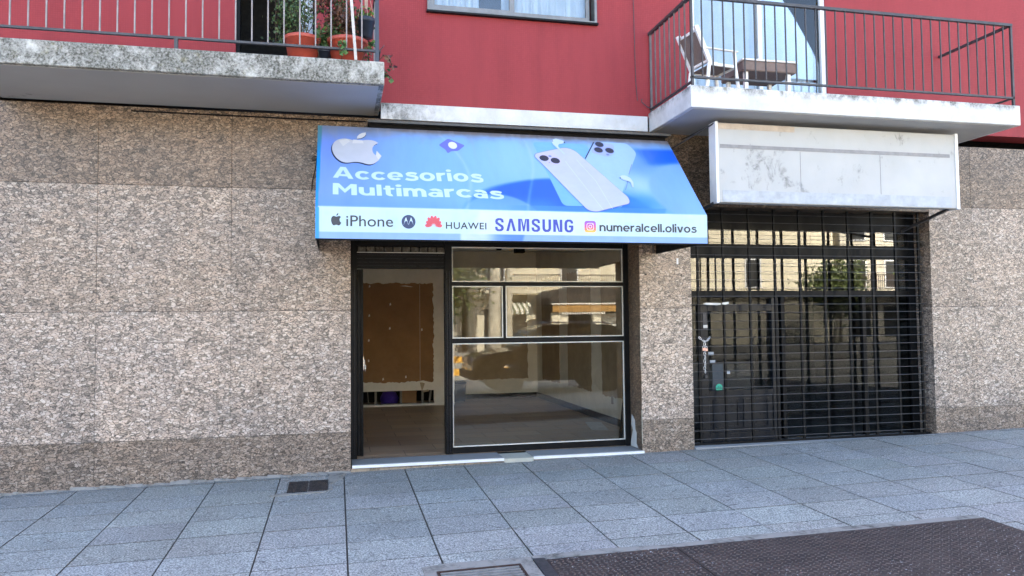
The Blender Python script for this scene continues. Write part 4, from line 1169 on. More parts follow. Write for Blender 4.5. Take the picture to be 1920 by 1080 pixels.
# heavy grotesque capitals drawn as shapes, the A without its bar
def glyphs(word, x0, x1, z0, z1):
    P_ = []; n_ = len(word); W_ = (x1-x0); cw = W_/(n_+.25*(n_-1)-.0); x = x0; H_ = z1-z0
    widths = {'S': .95, 'A': 1.05, 'M': 1.2, 'U': .95, 'N': 1.0, 'G': .98}
    tot = sum(widths[c] for c in word)+.24*(n_-1); u = W_/tot
    for c in word:
        w_ = widths[c]*u; st = .30*u
        X = lambda a: x+a*w_
        Z = lambda a: z0+a*H_
        if c == 'A': P_.append([(X(0), Z(0)), (X(.36), Z(1)), (X(.64), Z(1)), (X(1), Z(0)), (X(.72), Z(0)), (X(.5), Z(.74)), (X(.28), Z(0))])
        elif c == 'M':
            P_ += [[(X(0), Z(0)), (X(0), Z(1)), (X(.24), Z(1)), (X(.24), Z(0))], [(X(.76), Z(0)), (X(.76), Z(1)), (X(1), Z(1)), (X(1), Z(0))],
                   [(X(.241), Z(1)), (X(.36), Z(1)), (X(.5), Z(.38)), (X(.64), Z(1)), (X(.759), Z(1)), (X(.57), Z(0)), (X(.43), Z(0))]]
        elif c == 'N':
            P_ += [[(X(0), Z(0)), (X(0), Z(1)), (X(.28), Z(1)), (X(.28), Z(0))], [(X(.72), Z(0)), (X(.72), Z(1)), (X(1), Z(1)), (X(1), Z(0))],
                   [(X(.281), Z(1)), (X(.42), Z(1)), (X(.719), Z(.0)), (X(.58), Z(0)), (X(.281), Z(.62))]]
        elif c == 'U':
            P_.append([(X(0), Z(1)), (X(.3), Z(1)), (X(.3), Z(.27)), (X(.38), Z(.18)), (X(.5), Z(.16)), (X(.62), Z(.18)), (X(.7), Z(.27)), (X(.7), Z(1)), (X(1), Z(1)), (X(1), Z(.25)), (X(.9), Z(.08)), (X(.7), Z(-.02)), (X(.3), Z(-.02)), (X(.1), Z(.08)), (X(0), Z(.25))])
        elif c == 'S':
            P_.append([(X(1), Z(.68)), (X(.72), Z(.68)), (X(.7), Z(.82)), (X(.5), Z(.87)), (X(.33), Z(.82)), (X(.32), Z(.70)), (X(.6), Z(.57)), (X(.92), Z(.43)), (X(1), Z(.25)), (X(.93), Z(.08)), (X(.7), Z(-.02)), (X(.3), Z(-.02)), (X(.07), Z(.08)), (X(0), Z(.33)), (X(.28), Z(.33)), (X(.32), Z(.17)), (X(.5), Z(.13)), (X(.68), Z(.18)), (X(.68), Z(.30)), (X(.4), Z(.43)), (X(.08), Z(.58)), (X(.02), Z(.77)), (X(.1), Z(.93)), (X(.32), Z(1.02)), (X(.7), Z(1.02)), (X(.92), Z(.93))])
        elif c == 'G':
            P_.append([(X(1), Z(.70)), (X(.72), Z(.70)), (X(.68), Z(.82)), (X(.5), Z(.86)), (X(.35), Z(.82)), (X(.30), Z(.72)), (X(.30), Z(.28)), (X(.36), Z(.18)), (X(.5), Z(.14)), (X(.66), Z(.18)), (X(.71), Z(.28)), (X(.71), Z(.38)), (X(.5), Z(.38)), (X(.5), Z(.54)), (X(1), Z(.54)), (X(1), Z(.22)), (X(.9), Z(.07)), (X(.68), Z(-.02)), (X(.32), Z(-.02)), (X(.1), Z(.08)), (X(0), Z(.26)), (X(0), Z(.74)), (X(.1), Z(.92)), (X(.32), Z(1.02)), (X(.7), Z(1.02)), (X(.92), Z(.92))])
        x += w_+.24*u
    return P_
multi(glyphs('SAMSUNG', 1.44, 2.205, 2.364, 2.482), Vv, .002, 'lettering', I['samsung'])
# camera badge: rounded square, three bands of colour
def igc(x, z):
    return None
sq = rounded([(2.317, 2.364), (2.432, 2.364), (2.432, 2.476), (2.317, 2.476)], .028)
def clipz(poly, zc, keep_hi):
    out = []; n_ = len(poly)
    for i in range(n_):
        p, q = poly[i], poly[(i+1) % n_]; fp, fq_ = (p[1]-zc)*(1 if keep_hi else -1), (q[1]-zc)*(1 if keep_hi else -1)
        if fp >= 0: out.append(p)
        if fp*fq_ < 0: t_ = fp/(fp-fq_); out.append((p[0]+(q[0]-p[0])*t_, zc))
    return out
for k, (za, zb_, cl) in enumerate([(2.36, 2.385, (250, 200, 90)), (2.385, 2.41, (245, 130, 110)), (2.41, 2.435, (228, 90, 165)), (2.435, 2.455, (200, 85, 205)), (2.455, 2.48, (165, 95, 230))]):
    q = clipz(clipz(sq, za, True), zb_, False)
    if len(q) > 2: flat(q, Vv, .002, 'camera_badge', ink('badge%d' % k, cl, KW))
def ring(cx_, cz_, r0, r1, n_=32): return [[(cx_+r0*math.cos(a), cz_+r0*math.sin(a)), (cx_+r1*math.cos(a), cz_+r1*math.sin(a)), (cx_+r1*math.cos(c_), cz_+r1*math.sin(c_)), (cx_+r0*math.cos(c_), cz_+r0*math.sin(c_))] for a, c_ in [(2*math.pi*k/n_, 2*math.pi*(k+1)/n_) for k in range(n_)]]
outer = rounded([(2.338, 2.385), (2.411, 2.385), (2.411, 2.456), (2.338, 2.456)], .022); inner = scale_p(outer, .84)
rim = [[outer[i], outer[(i+1) % len(outer)], inner[(i+1) % len(outer)], inner[i]] for i in range(len(outer))]
multi(rim+ring(2.3745, 2.4205, .012, .018)+[ell(2.397, 2.443, .004, .004, 10)], Vv, .0032, 'badge_mark', I['wf'])
wide_text('numeralcell.olivos', 2.468, 3.483, 2.378, 2.456, Vv, I['text'], .205, .175)

# wire at the left of the awning
b = MB(); b.tube([(-.16, -.03, 3.30), (-.20, -.05, 3.26), (-.24, -.05, 3.255), (-.255, -.04, 3.235), (-.24, -.04, 3.215), (-.215, -.04, 3.225), (-.20, -.04, 3.26), (-.215, -.04, 3.15), (-.25, -.035, 3.0), (-.255, -.03, 2.9)], .005, 6)
tag(b.build('loose_wire', M['black2'], None, True), 'looped black wire hanging on the granite beside the left edge of the awning', 'wire')
b = MB(); b.tube([(-2.0, -.02, 3.66), (-.3, -.03, 3.655), (.3, -.03, 3.66)], .008, 6)
tag(b.build('cable', M['black2'], None, True), 'dark cable running under the soffit of the left balcony', 'cable')

# ================================================================== PAVEMENT FITTINGS
def gslab(b_, pts, h0, h1, t=None):
    n_ = len(pts); b_.add([(x, y, gz(x, y)+h0) for x, y in pts]+[(x, y, gz(x, y)+h1) for x, y in pts], [tuple(range(n_)), tuple(range(n_, 2*n_))]+[(i, (i+1) % n_, n_+(i+1) % n_, n_+i) for i in range(n_)], t)
def rect(x0, x1, y0, y1): return [(x0, y0), (x1, y0), (x1, y1), (x0, y1)]
DG = empty('drain_grate', (.92, -3.5, gz(.92, -3.5)), label='rusty barred drain grate in a cement surround at the bottom centre', cat='drain grate')
b = MB(); gslab(b, [(.55, -3.08), (.70, -3.05), (1.285, -3.075), (1.285, -3.20), (.55, -3.20)], -.004, .010); gslab(b, rect(.55, .63, -4.3, -3.2), -.004, .010); gslab(b, rect(1.19, 1.285, -4.3, -3.2), -.004, .010)
b.build('cement_surround', M['cement'], DG)
b = MB(); gslab(b, rect(.63, 1.19, -4.3, -3.2), -.004, .0035); b.build('dark_pit_plate', M['black2'], DG)  # flat black plate, the darkness of the hole is put into its colour
b = MB()
for x0, x1, y0, y1 in ((.631, .648, -4.3, -3.2), (1.172, 1.189, -4.3, -3.2), (.648, 1.172, -3.218, -3.201)): gslab(b, rect(x0, x1, y0, y1), .0035, .016)
b.build('frame', M['rust'], DG)
y = -3.235; n_ = 0
bm_ = MB()
while y > -4.3:
    gslab(bm_, rect(.65, 1.17, y-.021, y), .006, .015); y -= .047
bm_.build('grate_bars', M['steel'], DG)
CPt = empty('checker_plate', (2.8, -3.7, gz(2.8, -3.7)), label='dark rusty steel checker plate set in the pavement at the bottom right', cat='metal plate')
b = MB(); gslab(b, [(1.30, -3.055), (1.8, -3.04), (2.3, -3.085), (2.9, -3.05), (4.9, -3.07), (4.9, -3.17), (2.3, -3.17), (1.30, -3.115)], -.004, .008); b.build('cement_edge', M['cement'], CPt)
b = MB(); gslab(b, [(1.295, -3.12), (1.375, -3.13), (1.375, -4.6), (1.295, -4.6)], .0, .013); b.build('angle_iron', M['iron'], CPt)
b = MB(); gslab(b, rect(1.38, 2.318, -4.6, -3.155), .0, .010); gslab(b, rect(2.324, 4.9, -4.6, -3.165), .0, .011); PB = b.build('plate', M['plate'], CPt)
b = MB(); random.seed(1)
x = 1.40; i = 0
while x < 4.88:
    y = -3.19-(.024 if i % 2 else 0); j = 0
    while y > -4.35:
        if abs(x-2.32) > .02:
            a = R(38 if (i+j) % 2 else -38); ca, sa = math.cos(a), math.sin(a); z = gz(x, y)+.0108
            L2, W2 = .017, .0055
            q = [(x+L2*ca, y+L2*sa), (x-W2*sa, y+W2*ca), (x-L2*ca, y-L2*sa), (x+W2*sa, y-W2*ca)]
            b.add([(p[0], p[1], z) for p in q]+[(x+L2*.4*ca, y+L2*.4*sa, z+.006), (x-L2*.4*ca, y-L2*.4*sa, z+.006)], [(0, 1, 4), (1, 5, 4), (1, 2, 5), (2, 3, 5), (3, 4, 5), (3, 0, 4)])
        y -= .042; j += 1
    x += .038; i += 1
b.build('raised_pattern', plain('worn lozenges', (.085, .062, .052), .5, .1, .5, 4, spec=.35), PB)
b = MB(); gslab(b, rect(-.455, -.272, -.765, -.31), .0, .009); gslab(b, rect(-.262, -.085, -.755, -.31), .0, .009)
VB = empty('vent_grate', (-.27, -.55, gz(-.27, -.55)), label='dark slotted basement vent set in the pavement against the granite wall at left', cat='vent')
b.split('vent_panel', M['iron'], VB)
b = MB()
for k in range(24):
    x = -.45+.0155*k
    if not -.277 < x < -.257: gslab(b, rect(x, x+.007, -.75, -.325), .009, .014)
b.build('vent_slats', M['doorblue'], VB)
b = MB(); gslab(b, [(-.6, -.77), (-.08, -.758), (-.04, -.70), (-.06, -.5), (.0, -.36), (.06, -.30), (.09, -.12), (.05, -.02), (-.07, -.02), (-.08, -.30), (-.075, -.72), (-.1, -.80), (-.3, -.815), (-.6, -.83)], .0, .008); b.build('cement_edge', M['cement'], VB)
# ragged cement fillet where wall meets pavement
random.seed(21)
b = MB(); x = -3.2
while x < .15:
    w_ = random.uniform(.05, .16); d_ = random.uniform(.02, .09) if x > -.5 else random.uniform(.01, .05); h_ = random.uniform(.008, .03)
    xx1 = min(x+w_, .14)
    b.add([(x, 0.0, gz(x, 0)-.01), (xx1, 0, gz(x, 0)-.01), (xx1, -d_, gz(x, 0)-.012), (x, -d_*random.uniform(.5, 1), gz(x, 0)-.012), (x, -.0005, gz(x, 0)+h_), (xx1, -.0005, gz(x, 0)+h_*random.uniform(.5, 1.2)), (xx1, -d_*.7, gz(x, 0)+.006), (x, -d_*.6, gz(x, 0)+.007)],
          [(4, 5, 6, 7), (7, 6, 2, 3), (4, 7, 3, 0), (5, 6, 2, 1)]); x += w_*.98
b.build('wall_foot_mortar', M['cement'], B)
# small litter, gum spots
# ================================================================== BALCONY THINGS
def pot(name, c, r, h, m, label, cat, rim=.012, group=None):
    t_ = empty(name, c, label=label, cat=cat, group=group)
    b_ = MB(); b_.lathe(c, [(.001, 0), (r*.74, 0), (r*.95, h*.86), (r*.99, h*.86), (r*1.03, h*.87), (r*1.04, h), (r*.97, h), (r*.95, h*.9), (.001, h*.9)], 30)
    b_.build('pot', m, t_, True)
    b_ = MB(); b_.lathe(c, [(.001, h*.905), (r*.94, h*.91)], 24); b_.build('soil', M['soil'], t_)
    return t_
def bush(t_, c, rx, ry, rz_, n_, size, m, seed, stems=9):
    random.seed(seed); b_ = MB(); st = MB()
    for k in range(stems):
        e = (c[0]+random.gauss(0, rx*.6), c[1]+random.gauss(0, ry*.6), c[2]+rz_*random.uniform(.7, 1.9))
        mid = ((c[0]+e[0])/2+random.gauss(0, .02), (c[1]+e[1])/2, (c[2]*1.2+e[2]*.8)/2)
        st.tube([c, mid, e], [.005, .004, .002], 5)
        for q in range(n_//stems):
            u = random.uniform(.25, 1); p = Vector(mid)*(1-u)+Vector(e)*u+Vector((random.gauss(0, rx*.25), random.gauss(0, ry*.25), random.gauss(0, rz_*.18)))
            s_ = random.uniform(.6, 1.5); b_.leaf(p, size*random.uniform(.6, 1.3), (s_, s_, s_))
    st.build('stems', M['stem'], t_); return b_.build('foliage', m, t_)
p1 = pot('potted_plant', (-.315, -.86, 3.952), .165, .25, M['terracotta'], 'orange red pot with wispy grey green twigs at the left balcony edge', 'potted plant')
bush(p1, (-.315, -.86, 4.18), .13, .11, .24, 520, .024, M['leaf'], 31, 12)
p2_ = pot('potted_plant', (.10, -.84, 3.952), .185, .26, M['terracotta'], 'wide orange red planter with tangled dark leaves behind the white strip', 'potted plant')
bush(p2_, (.08, -.84, 4.19), .14, .11, .18, 1500, .030, M['leafdry'], 33, 18); bush(p2_, (.02, -.86, 4.19), .12, .09, .13, 600, .032, M['leaf'], 36, 10)
p3 = pot('potted_plant', (-.115, -.80, 3.952), .085, .16, M['potblack'], 'low dark pot of bushy foliage between the two orange pots', 'potted plant')
bush(p3, (-.12, -.82, 4.10), .08, .07, .13, 700, .028, M['leaf'], 34, 10)
# small clover leaved plant at the rail, trailing twig, ivy
def ivy(name, pts, label, size, n_, seed, m='leaf'):
    random.seed(seed); t_ = empty(name, pts[0], label=label, cat='plant')
    b_ = MB(); b_.tube(pts, .0035, 5); b_.build('stem', M['stem'], t_)
    b_ = MB()
    for k in range(n_):
        u = random.uniform(.35, 1)*(len(pts)-1); i = min(int(u), len(pts)-2); p = Vector(pts[i]).lerp(Vector(pts[i+1]), u-i)
        s_ = random.uniform(.7, 1.8); b_.leaf(p+Vector((random.gauss(0, .012),)*3), size*random.uniform(.7, 1.2), (s_, s_*1.05, s_))
    b_.build('foliage', M[m], t_)
ivy('climbing_plant', [(-.16, -.95, 3.96), (-.17, -.99, 4.08), (-.15, -1.0, 4.20), (-.13, -1.02, 4.26)], 'bright green round leaved sprig behind the left railing', .055, 16, 41)
ivy('climbing_plant', [(.04, -1.0, 3.96), (.05, -1.1, 4.0), (.045, -1.12, 4.06), (.06, -1.12, 4.10)], 'small green shrub pushing through the bottom rail of the left balcony', .05, 26, 42)
ivy('climbing_plant', [(.36, -1.0, 3.96), (.43, -1.08, 4.02), (.47, -.95, 4.06), (.50, -.92, 4.03), (.52, -.92, 3.95)], 'dry brown leaved twig hanging over the end of the left balcony', .055, 12, 43, 'leafdry')
ivy('climbing_plant', [(.41, -1.0, 3.97), (.44, -1.02, 3.90), (.47, -.98, 3.88), (.49, -.95, 3.86), (.49, -.95, 3.80)], 'dark green leaves hanging lower over the end of the left balcony', .055, 14, 44)
ivy('climbing_plant', [(.22, -.98, 3.96), (.27, -1.0, 4.08), (.31, -1.0, 4.12), (.34, -1.0, 4.17)], 'green leaves at the foot of the corner post on the left balcony', .04, 30, 45)
# hanging pot
hp = empty('hanging_pot', (.275, -.86, 4.255), label='dark blue black pot hanging on strings by the corner post', cat='hanging pot')
b = MB(); b.lathe((.275, -.86, 4.255), [(.001, 0), (.060, 0), (.078, .14), (.082, .14), (.084, .185), (.078, .185), (.076, .16), (.001, .16)], 28); b.build('pot', M['potblack'], hp, True)
b = MB()
for dx, dy in ((-.08, 0), (.08, 0), (.01, -.08), (0, .08)): b.tube([(.275+dx, -.86+dy, 4.43), (.275+dx*.25, -.86+dy*.25, 4.72), (.275, -.86, 4.95), (.275, -.86, 5.4)], .0025, 5)
b.build('strings', M['string'], hp)
b = MB(); random.seed(50)
for k in range(70): b.leaf((.275+random.gauss(-.03, .04), -.86+random.gauss(0, .03), 4.46+random.uniform(-.02, .08)), .04, (1.8, 2.2, .8) if k % 3 else (.6, .6, .6))
b.build('foliage', M['leaf'], hp)
b = MB(); b.add([(.26, -.90, 4.53), (.29, -.90, 4.52), (.29, -.90, 4.75), (.26, -.90, 4.75), (.26, -.896, 4.53), (.29, -.896, 4.52), (.29, -.896, 4.75), (.26, -.896, 4.75)], [(0, 1, 2, 3), (4, 5, 6, 7), (0, 1, 5, 4), (1, 2, 6, 5), (2, 3, 7, 6), (3, 0, 4, 7)])
b.build('ribbon', M['string'], hp)
def hanging(c, n_, seed, label, m):
    random.seed(seed); t_ = empty('hanging_plant', c, label=label, cat='hanging plant')
    b_ = MB()
    for k in range(n_): b_.leaf((c[0]+random.gauss(0, .07), c[1]+random.gauss(0, .05), c[2]+random.uniform(-.0, .45)), .035, (random.uniform(.4, 1.4),)*3, 1.)
    b_.build('foliage', M[m], t_)
    b_ = MB()
    for k in range(14):
        x = c[0]+random.gauss(0, .06); b_.tube([(x, c[1], c[2]+.5), (x+random.gauss(0, .02), c[1], c[2]+.2), (x+random.gauss(0, .03), c[1], c[2]-.02)], .002, 4)
    b_.build('stems', M['stem'], t_)
hanging((-.13, -.75, 4.52), 500, 60, 'reddish brown hanging plant at the top left of the balcony', 'leafdry')
hanging((.06, -.78, 4.42), 420, 61, 'dark hanging foliage behind the leaning white strip', 'leaf')
hanging((.17, -.62, 4.12), 700, 63, 'tangle of dark leaves and dry stems behind the wide orange planter', 'leaf')
hanging((-.47, -.7, 4.2), 500, 62, 'dark bushy creeper at the far left of the balcony opening', 'leaf')

# balcony chair, facing right
chx, chy, chz = 3.91, -.85, 3.919
CHR = empty('balcony_chair', (chx, chy, chz), R(14), label='white framed garden chair with brown mesh back on the right balcony', cat='chair')
CHR.rotation_euler.z = .145; CHR.scale = (.66, .66, .62)
# local: +x is where it faces; width along y
def CB_(name, m): 
    return name, m
W2 = .27
b = MB(); b.add([(-.23, -.23, .40), (.24, -.23, .42), (.24, .23, .42), (-.23, .23, .40), (-.23, -.23, .415), (.24, -.23, .435), (.24, .23, .435), (-.23, .23, .415)], [(0, 1, 2, 3), (4, 5, 6, 7), (0, 1, 5, 4), (1, 2, 6, 5), (2, 3, 7, 6), (3, 0, 4, 7)])
b.build('seat', M['mesh'], CHR, world=False)
b = MB(); b.box(-.26, .27, -.265, -.23, .39, .44, bev=.006); b.box(-.26, .27, .23, .265, .39, .44, bev=.006); b.box(.24, .275, -.23, .23, .39, .44, bev=.006)
b.build('seat_frame', M['whitepl'], CHR, world=False)
bt, bb = (-.46, .98), (-.24, .45)
b = MB(); b.add([(bb[0], -.22, bb[1]+.03), (bb[0], .22, bb[1]+.03), (bt[0], .22, bt[1]-.04), (bt[0], -.22, bt[1]-.04), (bb[0]-.012, -.22, bb[1]+.03), (bb[0]-.012, .22, bb[1]+.03), (bt[0]-.012, .22, bt[1]-.04), (bt[0]-.012, -.22, bt[1]-.04)],
               [(0, 1, 2, 3), (4, 5, 6, 7), (0, 1, 5, 4), (1, 2, 6, 5), (2, 3, 7, 6), (3, 0, 4, 7)]); b.build('backrest', M['mesh'], CHR, world=False)
b = MB()
for y_ in (-.245, .245): b.bar((bb[0]+.03, y_, bb[1]-.05), (bt[0]-.02, y_, bt[1]+.05), .07, .045)
b.bar((bt[0], -.245, bt[1]-.02), (bt[0], .245, bt[1]-.02), .045); b.bar((bb[0]-.005, -.245, bb[1]+.02), (bb[0]-.005, .245, bb[1]+.02), .045)
b.build('back_frame', M['whitepl'], CHR, world=False)
for sx, sy_ in ((1, -1), (1, 1), (-1, -1), (-1, 1)):
    b = MB(); b.tube([(sx*.24, sy_*.25, .66 if sx > 0 else .42), (sx*.25, sy_*.25, .4), (sx*.30, sy_*.26, .0)], .030, 8); b.build('leg', M['whitepl'], CHR, world=False)
for sy_ in (-1, 1):
    b = MB(); b.box(-.33, .29, sy_*.27-.025, sy_*.27+.025, .655, .68, bev=.008); b.build('armrest', M['whitepl'], CHR, world=False)
t = empty('balcony_table', (4.62, -.55, 3.92), label='low dark table with white edge beside the chair on the right balcony', cat='table')
b = MB(); b.box(4.3, 4.95, -.8, -.3, 4.22, 4.33, bev=.01); b.build('tabletop', M['mesh'], t)
b = MB(); b.box(4.29, 4.96, -.81, -.29, 4.331, 4.35, bev=.004); b.build('table_edge', M['whitepl'], t)
for x in (4.36, 4.88):
    for y_ in (-.74, -.36):
        b = MB(); b.bar((x, y_, 3.92), (x, y_, 4.22), .04); b.build('leg', M['whitepl'], t)

# ================================================================== ACROSS THE STREET (seen mirrored in the glass)
def sz(x): return -.03+.014*x
# dark SUV
CZ = sz(5.3)-.33
CAR = empty('parked_car', (5.35, -10.6, CZ), label='black boxy off road car parked behind the viewer, mirrored in the shop window', cat='car')
cxs = 3.25
def carp(pts): return [(cxs+x, CZ+z) for x, z in pts]
bodyp = carp([(.05, .42), (.0, .62), (.02, .84), (.09, .94), (.34, 1.02), (1.12, 1.13), (1.25, 1.16), (4.25, 1.16), (4.33, 1.10), (4.36, .6), (4.30, .38), (3.95, .34), (3.93, .5), (3.82, .66), (3.62, .76), (3.42, .76), (3.22, .66), (3.11, .5), (3.09, .34), (1.38, .34), (1.36, .5), (1.25, .66), (1.05, .76), (.85, .76), (.65, .66), (.54, .5), (.52, .34), (.25, .34)])
def loft(poly, ys, scale_f, name, m, par, zref):
    b_ = MB(); n_ = len(poly); vs_ = []
    for y_, k_ in ys:
        cx_ = cxs+2.18
        for x, z in poly: vs_.append((cx_+(x-cx_)*k_, y_, z))
    fs_ = []
    for i in range(len(ys)-1):
        for j in range(n_): fs_.append((i*n_+j, i*n_+(j+1) % n_, (i+1)*n_+(j+1) % n_, (i+1)*n_+j))
    tri = tessellate_polygon([[Vector((x, z, 0)) for x, z in poly]])
    fs_ += [tuple(t_) for t_ in tri]+[tuple(i+(len(ys)-1)*n_ for i in t_) for t_ in tri]
    b_.add(vs_, fs_); return b_.build(name, m, par)
loft(bodyp, [(-9.70, .975), (-9.76, .992), (-9.95, 1), (-11.25, 1), (-11.44, .992), (-11.50, .975)], None, 'body', M['carpaint'], CAR, 0)
gp = [(1.22, 1.155), (1.62, 1.62), (1.85, 1.72), (2.6, 1.76), (3.6, 1.73), (3.95, 1.66), (4.22, 1.155)]
b = MB(); n_ = len(gp); vs_ = []
for y_, ins in ((-9.74, 0), (-9.80, .0), (-11.40, 0), (-11.46, 0)):
    for x, z in gp:
        k = (z-1.155)/.6*.13; yy = y_-(k if y_ > -10.6 else -k)
        vs_.append((cxs+x, yy, CZ+z))
fs_ = []
for i in range(3):
    for j in range(n_): fs_.append((i*n_+j, i*n_+(j+1) % n_, (i+1)*n_+(j+1) % n_, (i+1)*n_+j))
tri = tessellate_polygon([[Vector((x, z, 0)) for x, z in gp]]); fs_ += [tuple(t_) for t_ in tri]+[tuple(i+3*n_ for i in t_) for t_ in tri]
b.add(vs_, fs_); b.build('cabin', M['carpaint'], CAR)
def sidepane(pts, name='side_window'):
    for sgn in (1, -1):
        b_ = MB(); v1 = []
        for off in (.004, .012):
            for x, z in pts:
                k = (z-1.155)/.6*.13; y0_ = (-9.74-k+off) if sgn > 0 else (-11.46+k-off); v1.append((cxs+x, y0_, CZ+z))
        m_ = len(pts); b_.add(v1, [tuple(range(m_)), tuple(range(m_, 2*m_))]+[(i, (i+1) % m_, m_+(i+1) % m_, m_+i) for i in range(m_)]); b_.build(name, M['carglass'], CAR)
sidepane([(1.45, 1.2), (1.75, 1.58), (2.35, 1.64), (2.35, 1.2)]); sidepane([(2.45, 1.2), (2.45, 1.645), (3.15, 1.64), (3.15, 1.2)]); sidepane([(3.27, 1.2), (3.27, 1.635), (3.75, 1.6), (3.98, 1.2)])
b = MB(); q0, q1 = Vector((cxs+1.24, 0, CZ+1.19)), Vector((cxs+1.58, 0, CZ+1.60)); 
b.add([(q0.x-.02, -9.86, q0.z), (q0.x-.02, -11.34, q0.z), (q1.x-.02, -11.24, q1.z), (q1.x-.02, -9.96, q1.z), (q0.x-.01, -9.86, q0.z-.01), (q0.x-.01, -11.34, q0.z-.01), (q1.x-.01, -11.24, q1.z-.01), (q1.x-.01, -9.96, q1.z-.01)], [(0, 1, 2, 3), (4, 5, 6, 7), (0, 1, 5, 4), (1, 2, 6, 5), (2, 3, 7, 6), (3, 0, 4, 7)])
b.build('windscreen', plain('windscreen with painted reflection', (.32, .38, .42), .05, 0, .1, 5, 0), CAR)  # bright reflection is put into the pale glass colour
for y_ in (-9.92, -11.28):
    b = MB(); b.lathe((0, 0, 0), [(.0, 0), (.09, 0), (.10, .02), (.0, .05)], 20, axis='z'); b.v = [(cxs-.02-v[2]*.6+.05, y_+v[1], CZ+.86+v[0]) for v in b.v]; b.build('headlight', M['lamp'], CAR, True)
    b = MB(); b.box(cxs+4.34, cxs+4.375, y_-.06, y_+.06, CZ+.85, CZ+1.08, bev=.01); b.build('tail_lamp', M['redlamp'], CAR)
b = MB()
for k in range(7): b.box(cxs-.012, cxs+.03, -10.28-.11*k, -10.22-.11*k, CZ+.76, CZ+.93, bev=.005)
b.build('radiator_grille', M['rim'], CAR)
b = MB(); b.box(cxs-.06, cxs+.12, -11.42, -9.78, CZ+.40, CZ+.60, bev=.03); b.build('bumper', M['rubber'], CAR)
b = MB(); b.box(cxs+1.5, cxs+1.66, -9.68, -9.52, CZ+1.16, CZ+1.30, bev=.03); b.build('door_mirror', M['carpaint'], CAR)
b = MB(); b.box(cxs+1.5, cxs+1.66, -11.68, -11.52, CZ+1.16, CZ+1.30, bev=.03); b.build('door_mirror', M['carpaint'], CAR)
b = MB(); 
for y_ in (-9.98, -11.22): b.tube([(cxs+1.8, y_, CZ+1.74), (cxs+2.0, y_, CZ+1.80), (cxs+3.5, y_, CZ+1.79), (cxs+3.75, y_, CZ+1.73)], .018, 6)
b.build('roof_rails', M['rim'], CAR)
for x in (cxs+.95, cxs+3.52):
    for y_, s_ in ((-9.74, 1), (-11.46, -1)):
        wz = CZ+.34+.002; b = MB(); b.lathe((x, y_-.11, wz), [(.20, 0), (.30, .0), (.34, .03), (.34, .19), (.30, .22), (.20, .22)], 28, axis='y'); WH = b.build('wheel', M['rubber'], CAR, True)
        b = MB(); b.lathe((x, y_-.085, wz), [(.0, 0), (.2, .0), (.21, .17), (.0, .17)], 24, axis='y'); b.build('rim', M['rim'], WH)

# opposite terrace
def opp(x0, x1, y, h, m, label, seed, shop=M['dark_in'], balc=True, step=2.4, shops=True):
    random.seed(seed); zb = sz((x0+x1)/2)-.45
    t_ = empty('street_building', ((x0+x1)/2, y, zb), label=label, cat='building')
    b_ = MB(); b_.box(x0, x1, y-9, y, zb, h); b_.box(x0-.15, x1+.15, y, y+.35, h-.35, h); b_.box(x0-.05, x1+.05, y, y+.2, 2.85, 3.15)
    b_.build('wall', m, t_)
    x = x0+.7
    while x < x1-1.2:
        for z in (3.45, 6.4):
            if z+2 > h: continue
            wn = MB(); frame(wn, x, x+1.1, z, z+1.8, y, y+.06, .08); f_ = wn.build('window', M['whiteframe'], t_)
            g_ = MB(); g_.box(x+.08, x+1.02, y+.004, y+.03, z+.08, z+1.72); g_.build('pane', M['carglass'], f_)
        if shops: b_ = MB(); b_.box(x-.1, x+1.3, y+.004, y+.08, zb+.4, 2.3); b_.build('dark_shop_panel', shop, t_)  # solid panel on the wall, the unlit shop inside is painted as its dark colour
        x += step
    if balc:
        b_ = MB(); b_.box(x0+.4, x1-.8, y+.2, y+1.1, 3.18, 3.36); b_.build('balcony_slab', m, t_)
        b_ = MB(); xx = x0+.45
        while xx < x1-.85: b_.box(xx, xx+.03, y+1.04, y+1.07, 3.36, 4.2); xx += .14
        b_.box(x0+.4, x1-.8, y+1.02, y+1.08, 4.2, 4.25); b_.build('railing', M['rust'], t_)
    return t_
opp(-14, -3, -36, 9.0, M['cream2'], 'greyish cream building far left across the street', 1)
opp(-2.6, 7.2, -36, 8.0, M['cream2'], 'low greyish cream building behind the roadside tree across the street', 2)
opp(7.6, 17.5, -34, 8.6, M['cream'], 'sunlit cream building with a railed balcony across the street', 3, step=4.4)
opp(18, 30, -33, 8.2, M['cream'], 'sunlit cream building at the right across the street', 4, balc=False, step=5.2, shops=False)
opp(30.5, 44, -33, 8.4, M['cream2'], 'greyish cream building far right across the street', 5)
# striped awning and brown cafe canopy
b = MB(); k = 0; x = 9.0
while x < 10.8:
    b.add([(x, -34+.36, 2.75), (x+.14, -34+.36, 2.75), (x+.14, -32.5, 2.2), (x, -32.5, 2.2), (x+.14, -32.5, 2.0), (x, -32.5, 2.0), (x, -34+.36, 2.73), (x+.14, -34+.36, 2.73), (x+.14, -32.52, 2.0), (x, -32.52, 2.0), (x+.14, -32.52, 2.18), (x, -32.52, 2.18)],
          [(0, 1, 2, 3), (3, 2, 4, 5), (6, 7, 10, 11), (11, 10, 8, 9)], (1, 1, 1) if k % 2 else (.25, .28, .2)); k += 1; x += .14
o = b.build('striped_awning', plain('striped awning canvas', (.72, .70, .62), .8, tint=True)); tag(o, 'green and white striped awning on the cream building across the street', 'awning')
KF = empty('cafe_pavilion', (13, -30, sz(13)-.33), label='cafe pavilion with dark brown canopy and ochre fascia across the street', cat='kiosk')
